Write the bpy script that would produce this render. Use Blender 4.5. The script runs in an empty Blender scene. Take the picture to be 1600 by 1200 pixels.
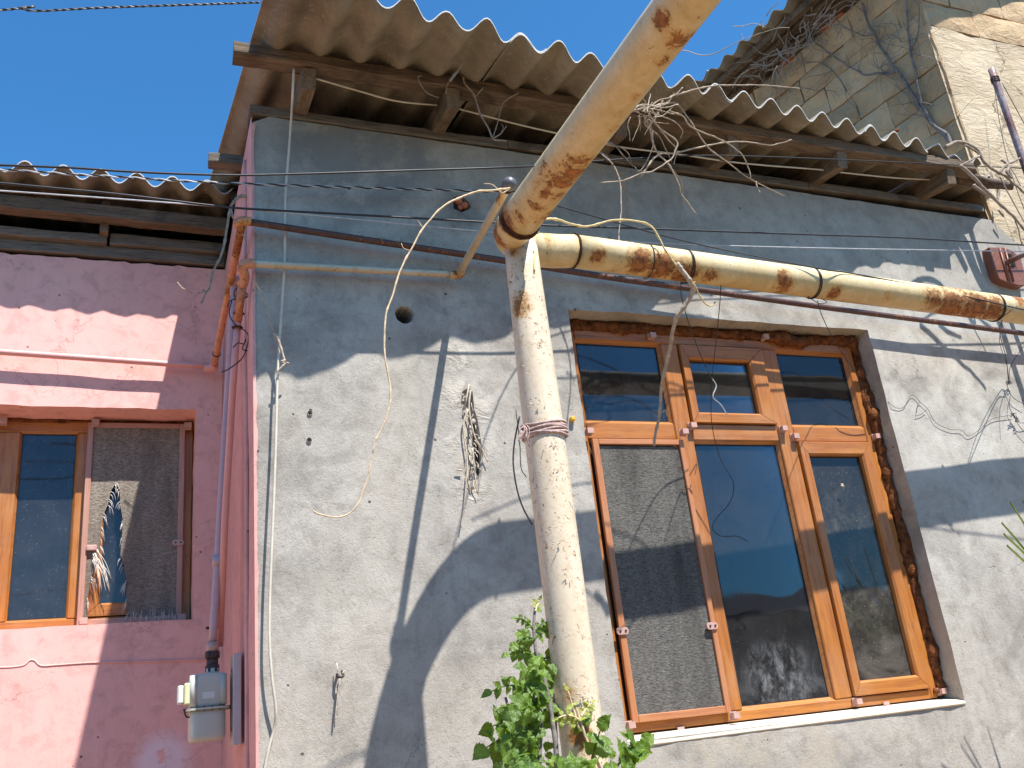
import bpy, bmesh, math, random
from mathutils import Vector, Matrix, noise as mnoise
from mathutils.geometry import delaunay_2d_cdt
R = math.radians
rnd = random.Random(7)

# ------------------------------------------------------------------ camera, sky, sun, exposure
sc = bpy.context.scene
F_PX, YAW, PITCH, ROLL = 1455.95, .398423979, .358781825, -.111412442
CAM = Vector((0.0, -3.0, 1.5))
_f = Vector((math.sin(YAW) * math.cos(PITCH), math.cos(YAW) * math.cos(PITCH), math.sin(PITCH)))
_r0 = Vector((math.cos(YAW), -math.sin(YAW), 0))
_u0 = _r0.cross(_f)
_r = _r0 * math.cos(ROLL) + _u0 * math.sin(ROLL)
_u = -_r0 * math.sin(ROLL) + _u0 * math.cos(ROLL)
cam_data = bpy.data.cameras.new('camera')
cam = bpy.data.objects.new('camera', cam_data)
sc.collection.objects.link(cam)
cam.matrix_world = Matrix(((_r.x, _u.x, -_f.x, CAM.x), (_r.y, _u.y, -_f.y, CAM.y), (_r.z, _u.z, -_f.z, CAM.z), (0, 0, 0, 1)))
cam_data.sensor_fit = 'HORIZONTAL'
cam_data.sensor_width = 36.0
cam_data.lens = 36.0 * F_PX / 1600.0
cam_data.clip_start = 0.05
cam_data.clip_end = 3000
sc.camera = cam

SUN = Vector((.42, -1.0, 1.97)).normalized()          # towards the sun
ELEV = math.asin(SUN.z)
world = bpy.data.worlds.new("World")
sc.world = world
world.use_nodes = True
wn = world.node_tree
for n in list(wn.nodes): wn.nodes.remove(n)
sky = wn.nodes.new('ShaderNodeTexSky')
sky.sky_type = 'NISHITA'
sky.sun_disc = False
sky.sun_elevation = ELEV
sky.sun_rotation = math.atan2(SUN.x, SUN.y)
sky.altitude = 0
sky.air_density = 1.0
sky.dust_density = 0.5
sky.ozone_density = 2.0
bg = wn.nodes.new('ShaderNodeBackground')
bg.inputs['Strength'].default_value = 0.092
wo = wn.nodes.new('ShaderNodeOutputWorld')
hs = wn.nodes.new('ShaderNodeMix'); hs.data_type = 'RGBA'; hs.blend_type = 'MULTIPLY'; hs.inputs['Factor'].default_value = 1.0
wn.links.new(sky.outputs[0], hs.inputs[6]); hs.inputs[7].default_value = (.40, .98, 1.34, 1)
wn.links.new(hs.outputs[2], bg.inputs[0])
wn.links.new(bg.outputs[0], wo.inputs[0])
sl = bpy.data.lights.new('sun', 'SUN')
sl.energy = 5.0
sl.angle = R(0.53)
sl.color = (1.0, .965, .92)
so = bpy.data.objects.new('sun', sl)
sc.collection.objects.link(so)
so.rotation_euler = SUN.to_track_quat('Z', 'Y').to_euler()
so.location = (3, -6, 12)
sc.view_settings.view_transform = 'Standard'
sc.view_settings.look = 'None'
sc.view_settings.gamma = 1
sc.view_settings.exposure = 0.90
sc.view_settings.use_curve_mapping = False
sc.render.engine = 'CYCLES'
sc.cycles.max_bounces = 8
sc.cycles.diffuse_bounces = 4
sc.cycles.glossy_bounces = 4
sc.cycles.transparent_max_bounces = 12
sc.cycles.use_denoising = True

# ------------------------------------------------------------------ helpers: points
def ray(px, py):
    a, b = (px - 800) / F_PX, (py - 600) / F_PX
    return (_r * a - _u * b + _f)

def at(px, py, Y=0.0):
    d = ray(px, py)
    return CAM + d * ((Y - CAM.y) / d.y)

def atp(px, py, p0, n):
    d = ray(px, py); n = Vector(n); p0 = Vector(p0)
    return CAM + d * (n.dot(p0 - CAM) / n.dot(d))

def V(*a): return Vector(a)

# ------------------------------------------------------------------ helpers: objects
COL = sc.collection
def thing(name, label, cat, loc=(0, 0, 0), group=None):
    o = bpy.data.objects.new(name, None)
    o.empty_display_size = .1
    COL.objects.link(o)
    o.location = loc
    o['label'] = label; o['category'] = cat
    if group: o['group'] = group
    return o

def tag(o, label, cat, group=None):
    o['label'] = label; o['category'] = cat
    if group: o['group'] = group
    return o

def origin(o):
    v = Vector((0, 0, 0))
    while o is not None:
        v += o.location; o = o.parent
    return v

def mesh(name, verts, faces, mat, parent=None, smooth=False, label=None, kind=None, base=None):
    org = origin(parent) if parent is not None else (Vector(base) if base is not None else Vector((0, 0, 0)))
    me = bpy.data.meshes.new(name)
    me.from_pydata([(v[0] - org.x, v[1] - org.y, v[2] - org.z) for v in verts], [], faces)
    me.materials.append(mat)
    if smooth:
        me.polygons.foreach_set('use_smooth', [True] * len(me.polygons))
    me.update()
    o = bpy.data.objects.new(name, me)
    COL.objects.link(o)
    if parent is not None: o.parent = parent
    elif base is not None: o.location = org
    if label: o['label'] = label
    if kind: o['kind'] = kind
    return o

def node(name, parent, label=None):
    o = bpy.data.objects.new(name, None); o.empty_display_size = .1
    COL.objects.link(o); o.parent = parent
    if label: o['label'] = label
    return o

class MB:
    def __init__(s): s.v = []; s.f = []
    def add(s, v, f):
        n = len(s.v); s.v += [tuple(p) for p in v]; s.f += [tuple(i + n for i in q) for q in f]
        return s
    def build(s, name, mat, parent=None, **k): return mesh(name, s.v, s.f, mat, parent, **k)

def catmull(pts, n=6):
    pts = [Vector(p) for p in pts]
    if len(pts) < 3: return pts
    P = [pts[0] * 2 - pts[1]] + pts + [pts[-1] * 2 - pts[-2]]
    out = []
    for i in range(1, len(P) - 2):
        a, b, c, d = P[i - 1], P[i], P[i + 1], P[i + 2]
        for k in range(n):
            t = k / n
            out.append(.5 * ((2 * b) + (c - a) * t + (2 * a - 5 * b + 4 * c - d) * t * t + (3 * b - a - 3 * c + d) * t ** 3))
    out.append(pts[-1])
    return out

def tube(pts, r, seg=8, cap=True, rfun=None):
    """verts, faces of a tube; r is a number or a list per point"""
    pts = [Vector(p) for p in pts]
    n = len(pts)
    rs = r if isinstance(r, (list, tuple)) else [r] * n
    vs, fs = [], []
    t0 = (pts[1] - pts[0]).normalized()
    up = Vector((0, 0, 1)) if abs(t0.z) < .9 else Vector((0, 1, 0))
    nx = t0.cross(up).normalized()
    for i in range(n):
        if i == 0: t = (pts[1] - pts[0])
        elif i == n - 1: t = (pts[-1] - pts[-2])
        else: t = (pts[i + 1] - pts[i - 1])
        t.normalize()
        nx = (nx - t * nx.dot(t))
        if nx.length < 1e-6: nx = t.orthogonal()
        nx.normalize()
        ny = t.cross(nx)
        for k in range(seg):
            a = 2 * math.pi * k / seg
            rr = rs[i] * (rfun(i, k) if rfun else 1)
            vs.append(pts[i] + (nx * math.cos(a) + ny * math.sin(a)) * rr)
    for i in range(n - 1):
        for k in range(seg):
            a, b = i * seg + k, i * seg + (k + 1) % seg
            fs.append((a, b, b + seg, a + seg))
    if cap:
        fs.append(tuple(range(seg))[::-1]); fs.append(tuple(range((n - 1) * seg, n * seg)))
    return vs, fs

def tube_obj(name, pts, r, mat, parent=None, seg=8, sm=6, label=None, rfun=None, cap=True):
    P = catmull(pts, sm) if sm else [Vector(p) for p in pts]
    if isinstance(r, (list, tuple)):
        m = len(P); k = len(r)
        rr = []
        for i in range(m):
            t = i / (m - 1) * (k - 1); j = min(int(t), k - 2)
            rr.append(r[j] + (r[j + 1] - r[j]) * (t - j))
        r = rr
    v, f = tube(P, r, seg, cap, rfun)
    base = None if parent is not None else P[0]
    return mesh(name, v, f, mat, parent, smooth=True, label=label, base=base)

def box_vf(c0, c1):
    x0, y0, z0 = c0; x1, y1, z1 = c1
    v = [(x0, y0, z0), (x1, y0, z0), (x1, y1, z0), (x0, y1, z0), (x0, y0, z1), (x1, y0, z1), (x1, y1, z1), (x0, y1, z1)]
    f = [(0, 3, 2, 1), (4, 5, 6, 7), (0, 1, 5, 4), (1, 2, 6, 5), (2, 3, 7, 6), (3, 0, 4, 7)]
    return v, f

def bevel_mesh(o, w, seg=1):
    bm = bmesh.new(); bm.from_mesh(o.data)
    bmesh.ops.recalc_face_normals(bm, faces=bm.faces)
    bmesh.ops.bevel(bm, geom=list(bm.edges), offset=w, segments=seg, affect='EDGES', profile=.5)
    bm.to_mesh(o.data); bm.free(); o.data.update()
    return o

def box(name, c0, c1, mat, parent=None, bev=0, label=None, base=None):
    v, f = box_vf(c0, c1)
    o = mesh(name, v, f, mat, parent, label=label, base=base)
    if bev: bevel_mesh(o, bev)
    return o

def beam(name, p0, p1, w, h, mat, parent=None, up=(0, 0, 1), n=14, wob=.003, bev=.004, label=None, seed=0, base=None):
    """timber from p0 to p1 (axis through its centre), width w sideways, height h along up"""
    p0, p1 = Vector(p0), Vector(p1); ax = (p1 - p0)
    t = ax.normalized(); side = t.cross(Vector(up)).normalized(); u = side.cross(t).normalized()
    prof = [(-w / 2 + bev, -h / 2), (w / 2 - bev, -h / 2), (w / 2, -h / 2 + bev), (w / 2, h / 2 - bev), (w / 2 - bev, h / 2), (-w / 2 + bev, h / 2), (-w / 2, h / 2 - bev), (-w / 2, -h / 2 + bev)]
    vs, fs = [], []
    for i in range(n + 1):
        c = p0 + ax * (i / n)
        for k, (a, b) in enumerate(prof):
            q = c + side * a + u * b
            d = mnoise.noise_vector(q * 9 + Vector((seed, seed * 2.3, k * .15))) * wob
            vs.append(q + d)
    m = len(prof)
    for i in range(n):
        for k in range(m):
            a, b = i * m + k, i * m + (k + 1) % m
            fs.append((a, b, b + m, a + m))
    fs.append(tuple(range(m))[::-1]); fs.append(tuple(range(n * m, (n + 1) * m)))
    return mesh(name, vs, fs, mat, parent, label=label, base=base)

# ------------------------------------------------------------------ helpers: materials
class M:
    def __init__(s, name):
        s.m = bpy.data.materials.new(name); s.m.use_nodes = True
        s.t = s.m.node_tree
        for n in list(s.t.nodes): s.t.nodes.remove(n)
        s.out = s.t.nodes.new('ShaderNodeOutputMaterial')
        s.geo = s.t.nodes.new('ShaderNodeNewGeometry')
        s.pos = s.geo.outputs['Position']
    def n(s, ty, **k):
        nd = s.t.nodes.new(ty)
        for a, b in k.items(): setattr(nd, a, b)
        return nd
    def put(s, sock, val):
        if val is None: return
        if isinstance(val, bpy.types.NodeSocket): s.t.links.new(val, sock)
        elif isinstance(val, (tuple, list)):
            if sock.type == 'RGBA' and len(val) == 3: val = (*val, 1)
            sock.default_value = val
        else: sock.default_value = val
    def scale(s, vec, sc3, rot=(0, 0, 0), loc=(0, 0, 0)):
        nd = s.n('ShaderNodeMapping'); s.put(nd.inputs['Vector'], vec)
        nd.inputs['Scale'].default_value = sc3; nd.inputs['Rotation'].default_value = rot; nd.inputs['Location'].default_value = loc
        return nd.outputs[0]
    def noise(s, scale, detail=4, rough=.55, vec=None, dist=0.0, col=False):
        nd = s.n('ShaderNodeTexNoise'); s.put(nd.inputs['Vector'], vec or s.pos)
        nd.inputs['Scale'].default_value = scale; nd.inputs['Detail'].default_value = detail
        nd.inputs['Roughness'].default_value = rough; nd.inputs['Distortion'].default_value = dist
        return nd.outputs['Color' if col else 'Fac']
    def voro(s, scale, feature='F1', vec=None, out='Distance', rand=1.0):
        nd = s.n('ShaderNodeTexVoronoi', feature=feature); s.put(nd.inputs['Vector'], vec or s.pos)
        nd.inputs['Scale'].default_value = scale; nd.inputs['Randomness'].default_value = rand
        return nd.outputs[out]
    def wave(s, scale, vec=None, dist=0, detail=2, dscale=1.0, axis='X', ty='BANDS'):
        nd = s.n('ShaderNodeTexWave', wave_type=ty); nd.bands_direction = axis
        s.put(nd.inputs['Vector'], vec or s.pos)
        nd.inputs['Scale'].default_value = scale; nd.inputs['Distortion'].default_value = dist
        nd.inputs['Detail'].default_value = detail; nd.inputs['Detail Scale'].default_value = dscale
        return nd.outputs['Fac']
    def ramp(s, fac, *stops, interp='LINEAR'):
        nd = s.n('ShaderNodeValToRGB'); s.put(nd.inputs[0], fac); cr = nd.color_ramp; cr.interpolation = interp
        while len(cr.elements) < len(stops): cr.elements.new(.5)
        for e, (p, c) in zip(cr.elements, stops):
            e.position = p
            e.color = (c, c, c, 1) if isinstance(c, (int, float)) else (*c, 1)
        return nd.outputs[0]
    def mix(s, a, b, fac, mode='MIX'):
        nd = s.n('ShaderNodeMix', data_type='RGBA', blend_type=mode)
        s.put(nd.inputs['Factor'], fac); s.put(nd.inputs[6], a); s.put(nd.inputs[7], b)
        return nd.outputs[2]
    def math(s, op, a, b=0.0, c=None, clamp=False):
        nd = s.n('ShaderNodeMath', operation=op, use_clamp=clamp); s.put(nd.inputs[0], a); s.put(nd.inputs[1], b)
        if c is not None: s.put(nd.inputs[2], c)
        return nd.outputs[0]
    def add(s, a, b): return s.math('ADD', a, b)
    def mul(s, a, b): return s.math('MULTIPLY', a, b)
    def dist(s, p):
        nd = s.n('ShaderNodeVectorMath', operation='DISTANCE'); s.put(nd.inputs[0], s.pos); nd.inputs[1].default_value = tuple(p)
        return nd.outputs['Value']
    def blob(s, p, r, soft=.5):
        """1 inside radius r round world point p, falling to 0"""
        d = s.dist(p)
        nd = s.n('ShaderNodeMapRange'); s.put(nd.inputs['Value'], d)
        nd.inputs['From Min'].default_value = r; nd.inputs['From Max'].default_value = r * (1 - soft)
        return nd.outputs[0]
    def blobs(s, lst):
        o = None
        for p, r in lst:
            b = s.blob(p, r, .8)
            o = b if o is None else s.math('MAXIMUM', o, b)
        return o
    def xyz(s):
        nd = s.n('ShaderNodeSeparateXYZ'); s.put(nd.inputs[0], s.pos); return nd.outputs
    def mrange(s, v, a, b, c=0.0, d=1.0):
        nd = s.n('ShaderNodeMapRange'); s.put(nd.inputs['Value'], v)
        nd.inputs['From Min'].default_value = a; nd.inputs['From Max'].default_value = b
        nd.inputs['To Min'].default_value = c; nd.inputs['To Max'].default_value = d
        return nd.outputs[0]
    def bump(s, h, dist=.01, strength=1.0, norm=None):
        nd = s.n('ShaderNodeBump'); s.put(nd.inputs['Height'], h)
        nd.inputs['Distance'].default_value = dist; nd.inputs['Strength'].default_value = strength
        if norm is not None: s.put(nd.inputs['Normal'], norm)
        return nd.outputs[0]
    def bsdf(s, col, rough=.8, normal=None, spec=.4, metal=0.0, **k):
        nd = s.n('ShaderNodeBsdfPrincipled')
        s.put(nd.inputs['Base Color'], col); s.put(nd.inputs['Roughness'], rough); s.put(nd.inputs['Normal'], normal)
        s.put(nd.inputs['Specular IOR Level'], spec); s.put(nd.inputs['Metallic'], metal)
        for a, b in k.items(): s.put(nd.inputs[a.replace('_', ' ')], b)
        return nd.outputs[0]
    def done(s, sh):
        s.t.links.new(sh, s.out.inputs['Surface']); return s.m
    def mixsh(s, a, b, fac):
        nd = s.n('ShaderNodeMixShader'); s.put(nd.inputs[0], fac); s.t.links.new(a, nd.inputs[1]); s.t.links.new(b, nd.inputs[2])
        return nd.outputs[0]

MAT = {}
def plaster(name, dark, mid, light, tint, grain=1.0, cracks=True):
    m = M(name)
    big = m.noise(1.1, 5, .6, dist=.6)
    cl = m.noise(3.7, 6, .62, dist=.4)
    streak = m.noise(2.2, 5, .6, vec=m.scale(m.pos, (2.2, 1, .55), rot=(0, R(22), 0)), dist=.8)
    col = m.mix(dark, mid, m.ramp(big, (.33, 0), (.6, 1)))
    col = m.mix(col, light, m.ramp(cl, (.42, 0), (.62, .9)))
    col = m.mix(col, dark, m.ramp(m.noise(5.2, 7, .68, dist=.9), (.5, 0), (.72, .75)))
    col = m.mix(col, tint, m.ramp(m.noise(1.6, 4, .55, dist=.4), (.45, 0), (.62, .6)))
    col = m.mix(col, tint, m.ramp(streak, (.5, 0), (.72, .45)))
    arc = m.noise(1.9, 3, .5, vec=m.scale(m.pos, (1.0, 1, 2.2), rot=(0, R(-35), 0)), dist=2.2)
    col = m.mix(col, light, m.ramp(arc, (.52, 0), (.60, .28), (.64, 0)))
    drip = m.noise(3.0, 4, .6, vec=m.scale(m.pos, (5, 1, .35)))
    col = m.mix(col, dark, m.ramp(drip, (.55, 0), (.75, .35)))
    fine = m.noise(230, 3, .75)
    col = m.mix(col, m.mix(col, (.62, .61, .60), 1, 'MULTIPLY'), m.mul(m.ramp(fine, (.36, 1), (.5, 0)), .35 * min(1, grain + .1)))
    sand = m.noise(95, 4, .75)
    col = m.mix(col, m.mix(col, (.66, .66, .66), 1, 'MULTIPLY'), m.mul(m.ramp(sand, (.34, 1), (.43, 0)), .7 * grain * grain))
    med = m.noise(14, 6, .7, dist=.5)
    col = m.mix(col, m.mix(col, (.8, .79, .78), 1, 'MULTIPLY'), m.ramp(med, (.36, .9), (.52, 0)))
    # trowel ridges and pits
    trow = m.noise(9, 7, .68, vec=m.scale(m.pos, (1.6, 1, .8), rot=(0, R(-25), 0)), dist=1.2)
    pit = m.voro(17)
    pitm = m.ramp(pit, (.0, 1), (.075, 1), (.1, 0))
    keep = m.ramp(m.noise(6, 2, .5), (.55, 0), (.6, 1))
    pm = m.mul(pitm, keep)
    col = m.mix(col, (.05, .045, .04), m.mul(pm, .8))
    h = m.add(m.mul(trow, .55), m.mul(sand, .30 * grain))
    h = m.add(h, m.mul(fine, .2 * grain))
    h = m.add(h, m.mul(pm, -.6))
    if cracks:
        cv = m.voro(2.1, 'DISTANCE_TO_EDGE', vec=m.mix(m.pos, m.noise(5, 5, .65, col=True), .2))
        cm = m.mul(m.ramp(cv, (.0, 1), (.0022, .8), (.005, 0)), m.ramp(m.noise(1.7, 3, .5), (.60, 0), (.66, 1)))
        col = m.mix(col, (.09, .085, .08), m.mul(cm, .6))
        h = m.add(h, m.mul(cm, -.25))
    return m, col, h

m, col, h = plaster('grey_cement_plaster', (.24, .218, .19), (.395, .362, .315), (.50, .462, .405), (.44, .395, .33))
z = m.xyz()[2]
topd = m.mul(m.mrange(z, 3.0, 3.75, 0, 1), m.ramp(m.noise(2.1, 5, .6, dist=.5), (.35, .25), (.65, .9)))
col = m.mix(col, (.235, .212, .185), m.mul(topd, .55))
# damp patch under the pipe, smoother skim of newer plaster near the top and below the sill
pa = at(560, 235); sk = m.mul(m.blob(pa, .35, .3), m.ramp(m.noise(7, 4, .6), (.4, 0), (.5, 1)))
col = m.mix(col, (.17, .168, .165), m.mul(sk, .6))
brownz = m.mul(m.blob(at(1190, 1165), .7, .7), m.ramp(m.noise(5, 5, .65, dist=.6), (.45, 0), (.6, 1)))
col = m.mix(col, (.43, .37, .28), m.mul(brownz, .7))
sc_ = m.mul(m.blobs([(at(715, 560), .09), (at(712, 620), .10), (at(735, 700), .11), (at(738, 770), .09), (at(750, 640), .08)]), m.ramp(m.noise(11, 7, .75, dist=.8), (.40, 0), (.52, 1)))
col = m.mix(col, (.56, .50, .42), m.mul(sc_, .75)); h = m.add(h, m.mul(m.mul(sc_, m.noise(26, 6, .75)), 1.3))
wv = m.mul(m.blob(at(1480, 620), .75, .6), m.ramp(m.noise(4, 5, .65, dist=.8), (.4, 0), (.62, 1)))
col = m.mix(col, (.58, .55, .48), m.mul(wv, .6))
rusty = m.mul(m.blob(at(720, 330), .11, .6), m.noise(20, 3, .6))
col = m.mix(col, (.12, .11, .10), m.mul(rusty, 1.2))
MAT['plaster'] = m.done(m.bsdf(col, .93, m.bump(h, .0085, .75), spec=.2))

m, col, h = plaster('pink_paint', (.79, .41, .36), (.82, .435, .38), (.84, .455, .395), (.80, .42, .365), grain=.18)
dirt = m.mul(m.ramp(m.noise(2.5, 6, .65, vec=m.scale(m.pos, (3, 1, .6))), (.5, 0), (.75, .5)), .6)
col = m.mix(col, (.55, .27, .24), dirt)
ch = m.mul(m.ramp(m.noise(34, 6, .75, vec=m.scale(m.pos, (.6, 1, 1.4)), dist=1.0), (.66, 0), (.685, 1)), m.ramp(m.noise(3.2, 4, .6), (.48, 0), (.6, 1)))
col = m.mix(col, (.40, .24, .20), m.mul(ch, .75)); h = m.add(h, m.mul(ch, -.9))
cv2 = m.voro(3.4, 'DISTANCE_TO_EDGE', vec=m.mix(m.pos, m.noise(6, 6, .7, col=True), .25))
ck2 = m.mul(m.ramp(cv2, (.0, 1), (.004, .7), (.008, 0)), m.ramp(m.noise(2.6, 3, .5), (.52, 0), (.6, 1)))
col = m.mix(col, (.45, .24, .22), m.mul(ck2, .6)); h = m.add(h, m.mul(ck2, -.6))
whp = m.mul(m.blob(at(255, 1190, 1.2), .13, .5), m.ramp(m.noise(16, 3, .6), (.32, 0), (.42, 1)))
col = m.mix(col, (.8, .66, .68), m.mul(whp, .8))
MAT['pink'] = m.done(m.bsdf(col, .75, m.bump(h, .006, .55), spec=.3))
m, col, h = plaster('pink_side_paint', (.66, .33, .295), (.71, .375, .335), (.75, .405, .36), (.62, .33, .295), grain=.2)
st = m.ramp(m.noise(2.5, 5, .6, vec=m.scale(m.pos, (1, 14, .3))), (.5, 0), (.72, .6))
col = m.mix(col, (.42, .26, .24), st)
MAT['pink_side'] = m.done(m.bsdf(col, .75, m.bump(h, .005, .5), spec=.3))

def simple(name, col, rough=.6, spec=.4, nscale=30, var=.25, bumpd=.001, metal=0):
    m = M(name)
    nz = m.noise(nscale, 5, .65)
    c = m.mix(tuple(x * (1 - var) for x in col), tuple(min(1, x * (1 + var)) for x in col), m.ramp(nz, (.3, 0), (.7, 1)))
    return m.done(m.bsdf(c, rough, m.bump(nz, bumpd, .8), spec=spec, metal=metal))

# corrugated fibre cement, weathered
m = M('fibre_cement')
n1 = m.noise(3.5, 6, .65, dist=.5); n2 = m.noise(16, 5, .6)
c = m.mix((.18, .15, .112), (.31, .265, .20), m.ramp(n1, (.35, 0), (.65, 1)))
c = m.mix(c, (.11, .095, .075), m.ramp(n2, (.55, 0), (.78, .6)))
sp = m.ramp(m.noise(60, 2, .5), (.62, 0), (.68, .7))
c = m.mix(c, (.42, .38, .31), m.mul(sp, .5))
weave = m.wave(55, vec=m.scale(m.pos, (1, 1, 1)), axis='X', dist=.6); weave2 = m.wave(55, axis='Y', dist=.6)
wv = m.mul(weave, weave2)
c = m.mix(c, m.mix(c, (.8, .8, .8), 1, 'MULTIPLY'), wv)
MAT['sheet'] = m.done(m.bsdf(c, .95, m.bump(m.add(m.mul(wv, .5), n2), .0035, .6), spec=.15))
m = M('fibre_cement_edge')
MAT['sheet_edge'] = m.done(m.bsdf(m.mix((.42, .4, .37), (.6, .58, .54), m.noise(25, 3, .6)), .9))

def wood(name, a, b, dark, scale=(1, 14, 14), rough=.85, sp=.2):
    m = M(name)
    v = m.scale(m.pos, scale)
    g = m.noise(3, 6, .65, vec=v, dist=1.0)
    g2 = m.noise(11, 4, .6, vec=v, dist=.5)
    c = m.mix(a, b, m.ramp(g, (.35, 0), (.65, 1)))
    c = m.mix(c, dark, m.ramp(g2, (.52, 0), (.7, .8)))
    st = m.noise(4, 4, .6, dist=.8)
    c = m.mix(c, dark, m.ramp(st, (.52, 0), (.7, .7)))
    return m.done(m.bsdf(c, rough, m.bump(m.add(g2, m.mul(g, .5)), .006, .8), spec=sp))
MAT['wood_x'] = wood('weathered_beam', (.12, .082, .056), (.205, .15, .105), (.035, .026, .02), (1.2, 16, 16))
MAT['wood_y'] = wood('weathered_rafter', (.15, .105, .07), (.25, .185, .13), (.05, .036, .027), (16, 1.2, 16))
MAT['wood_grey'] = wood('grey_weathered_board', (.13, .105, .085), (.21, .18, .145), (.045, .038, .032), (1.2, 16, 16))
MAT['wood_log'] = wood('dark_log_bark', (.10, .07, .05), (.19, .14, .11), (.04, .03, .022), (1.5, 16, 16))

# window profile: oak-coloured laminate
def laminate(name, axis, a=(.35, .118, .024), b=(.46, .175, .032), d=(.17, .046, .015)):
    m = M(name)
    sc3 = {'x': (1.0, 18, 18), 'z': (18, 18, 1.0)}[axis]
    v = m.scale(m.pos, sc3)
    g = m.noise(1.6, 5, .6, vec=v, dist=1.6); g2 = m.noise(6, 4, .6, vec=v, dist=.8)
    c = m.mix(a, b, m.ramp(g, (.35, 0), (.65, 1)))
    c = m.mix(c, d, m.ramp(g2, (.5, 0), (.75, .75)))
    du = m.ramp(m.noise(5, 5, .7), (.48, 0), (.72, .3))
    c = m.mix(c, (.50, .34, .22), m.mul(du, .7))
    return m.done(m.bsdf(c, m.ramp(g2, (.3, .34), (.7, .5)), m.bump(g2, .0008, .5), spec=.5))
MAT['lam_x'] = laminate('oak_laminate_horizontal', 'x')
MAT['lam_z'] = laminate('oak_laminate_vertical', 'z')
MAT['lam_scr_x'] = laminate('screen_frame_horizontal', 'x', (.42, .16, .06), (.50, .21, .09), (.30, .10, .04))
MAT['lam_scr_z'] = laminate('screen_frame_vertical', 'z', (.42, .16, .06), (.50, .21, .09), (.30, .10, .04))
MAT['scr_pink_x'] = laminate('old_screen_frame_horizontal', 'x', (.42, .21, .15), (.50, .26, .19), (.32, .14, .09))
MAT['scr_pink_z'] = laminate('old_screen_frame_vertical', 'z', (.42, .21, .15), (.50, .26, .19), (.32, .14, .09))
MAT['clip'] = simple('faded_brown_plastic', (.50, .31, .26), .5, .4, 60, .15)
MAT['foam'] = simple('brown_mounting_foam', (.16, .058, .022), .95, .1, 34, .7, .014)
MAT['sill'] = simple('cream_painted_sill', (.74, .66, .52), .7, .3, 14, .12, .003)
MAT['gasket'] = simple('black_rubber_gasket', (.03, .027, .025), .6, .3)

def glass(name, dust=.05, lowdirt=None, smear=None, dustcol=(.36, .36, .36), sk=9):
    m = M(name)
    fr = m.n('ShaderNodeFresnel'); fr.inputs['IOR'].default_value = 1.52
    wob = m.bump(m.noise(2.2, 2, .5), .012, .25)
    m.put(fr.inputs['Normal'], wob)
    gl = m.n('ShaderNodeBsdfGlossy'); gl.inputs['Roughness'].default_value = .03; gl.inputs['Color'].default_value = (.74, .76, .8, 1)
    m.put(gl.inputs['Normal'], wob)
    tr = m.n('ShaderNodeBsdfTransparent'); tr.inputs['Color'].default_value = (.55, .6, .64, 1)
    g = m.mixsh(tr.outputs[0], gl.outputs[0], m.mul(fr.outputs[0], 1.1))
    di = m.n('ShaderNodeBsdfDiffuse')
    spec = m.mul(m.ramp(m.voro(75), (.0, 1), (.11, 1), (.17, 0)), m.ramp(m.noise(40, 2, .5), (.42, 0), (.5, 1)))
    speck2 = m.mul(m.ramp(m.voro(170), (.0, 1), (.13, 1), (.2, 0)), m.ramp(m.noise(90, 1, .5), (.52, 0), (.58, .7)))
    film = m.ramp(m.noise(6, 5, .6, dist=.6), (.3, .5), (.7, 1.2))
    f = m.mul(film, dust)
    f = m.add(f, m.mul(m.math('MAXIMUM', spec, speck2), dust * sk))
    if lowdirt:
        zz = m.xyz()[2]
        f = m.add(f, m.mul(m.mul(m.mrange(zz, lowdirt[0], lowdirt[1], 1, 0), m.ramp(m.noise(7, 6, .65, dist=1.0), (.42, .1), (.62, 1))), lowdirt[2]))
    if smear:
        p, r, amt = smear
        f = m.add(f, m.mul(m.mul(m.blob(p, r, .6), m.ramp(m.noise(19, 8, .75, vec=m.scale(m.pos, (1.3, 1, .8)), dist=.5), (.47, 0), (.64, 1))), amt))
    m.put(di.inputs['Color'], dustcol)
    return m.done(m.mixsh(g, di.outputs[0], m.math('MINIMUM', f, .85)))
FY = .09
MAT['glass'] = glass('window_glass', .055, sk=2)
MAT['glass_c'] = glass('window_glass_smeared', .055, (1.5, 1.75, .18), (at(1225, 1065, FY), .19, .34), sk=3)
MAT['glass_r'] = glass('window_glass_dusty', .06, (1.56, 2.3, .20), (at(1330, 860, FY), .34, .12), (.42, .37, .30), sk=6)
MAT['glass_p'] = glass('window_glass_specked', .07, None, None, (.4, .42, .45), sk=5)
# insect screens
def screen(name, c0, c1, alpha):
    m = M(name)
    fib = m.noise(85, 4, .7, vec=m.scale(m.pos, (.9, 1, 2.2)), dist=.8)
    big = m.noise(5, 4, .6, vec=m.scale(m.pos, (2.5, 1, .4)))
    c = m.mix(c0, c1, m.ramp(fib, (.35, 0), (.62, 1)))
    c = m.mix(c, tuple(x * .55 for x in c0), m.ramp(big, (.45, 0), (.7, .6)))
    d = m.bsdf(c, .95, m.bump(fib, .005, 1.0), spec=.1)
    tr = m.n('ShaderNodeBsdfTransparent')
    return m.done(m.mixsh(tr.outputs[0], d, m.ramp(fib, (.3, alpha - .15), (.6, min(1, alpha + .12)))))
MAT['screen'] = screen('grey_insect_screen', (.095, .088, .078), (.19, .178, .158), .9)
MAT['cloth'] = screen('torn_screen_cloth', (.20, .165, .13), (.36, .31, .25), .88)
MAT['thread'] = simple('frayed_threads', (.72, .66, .58), .8)
MAT['dark'] = simple('dark_interior', (.035, .03, .028), .95, .1)
MAT['curtain'] = simple('dim_curtain', (.16, .10, .08), .95, .1, 3, .5)

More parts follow.
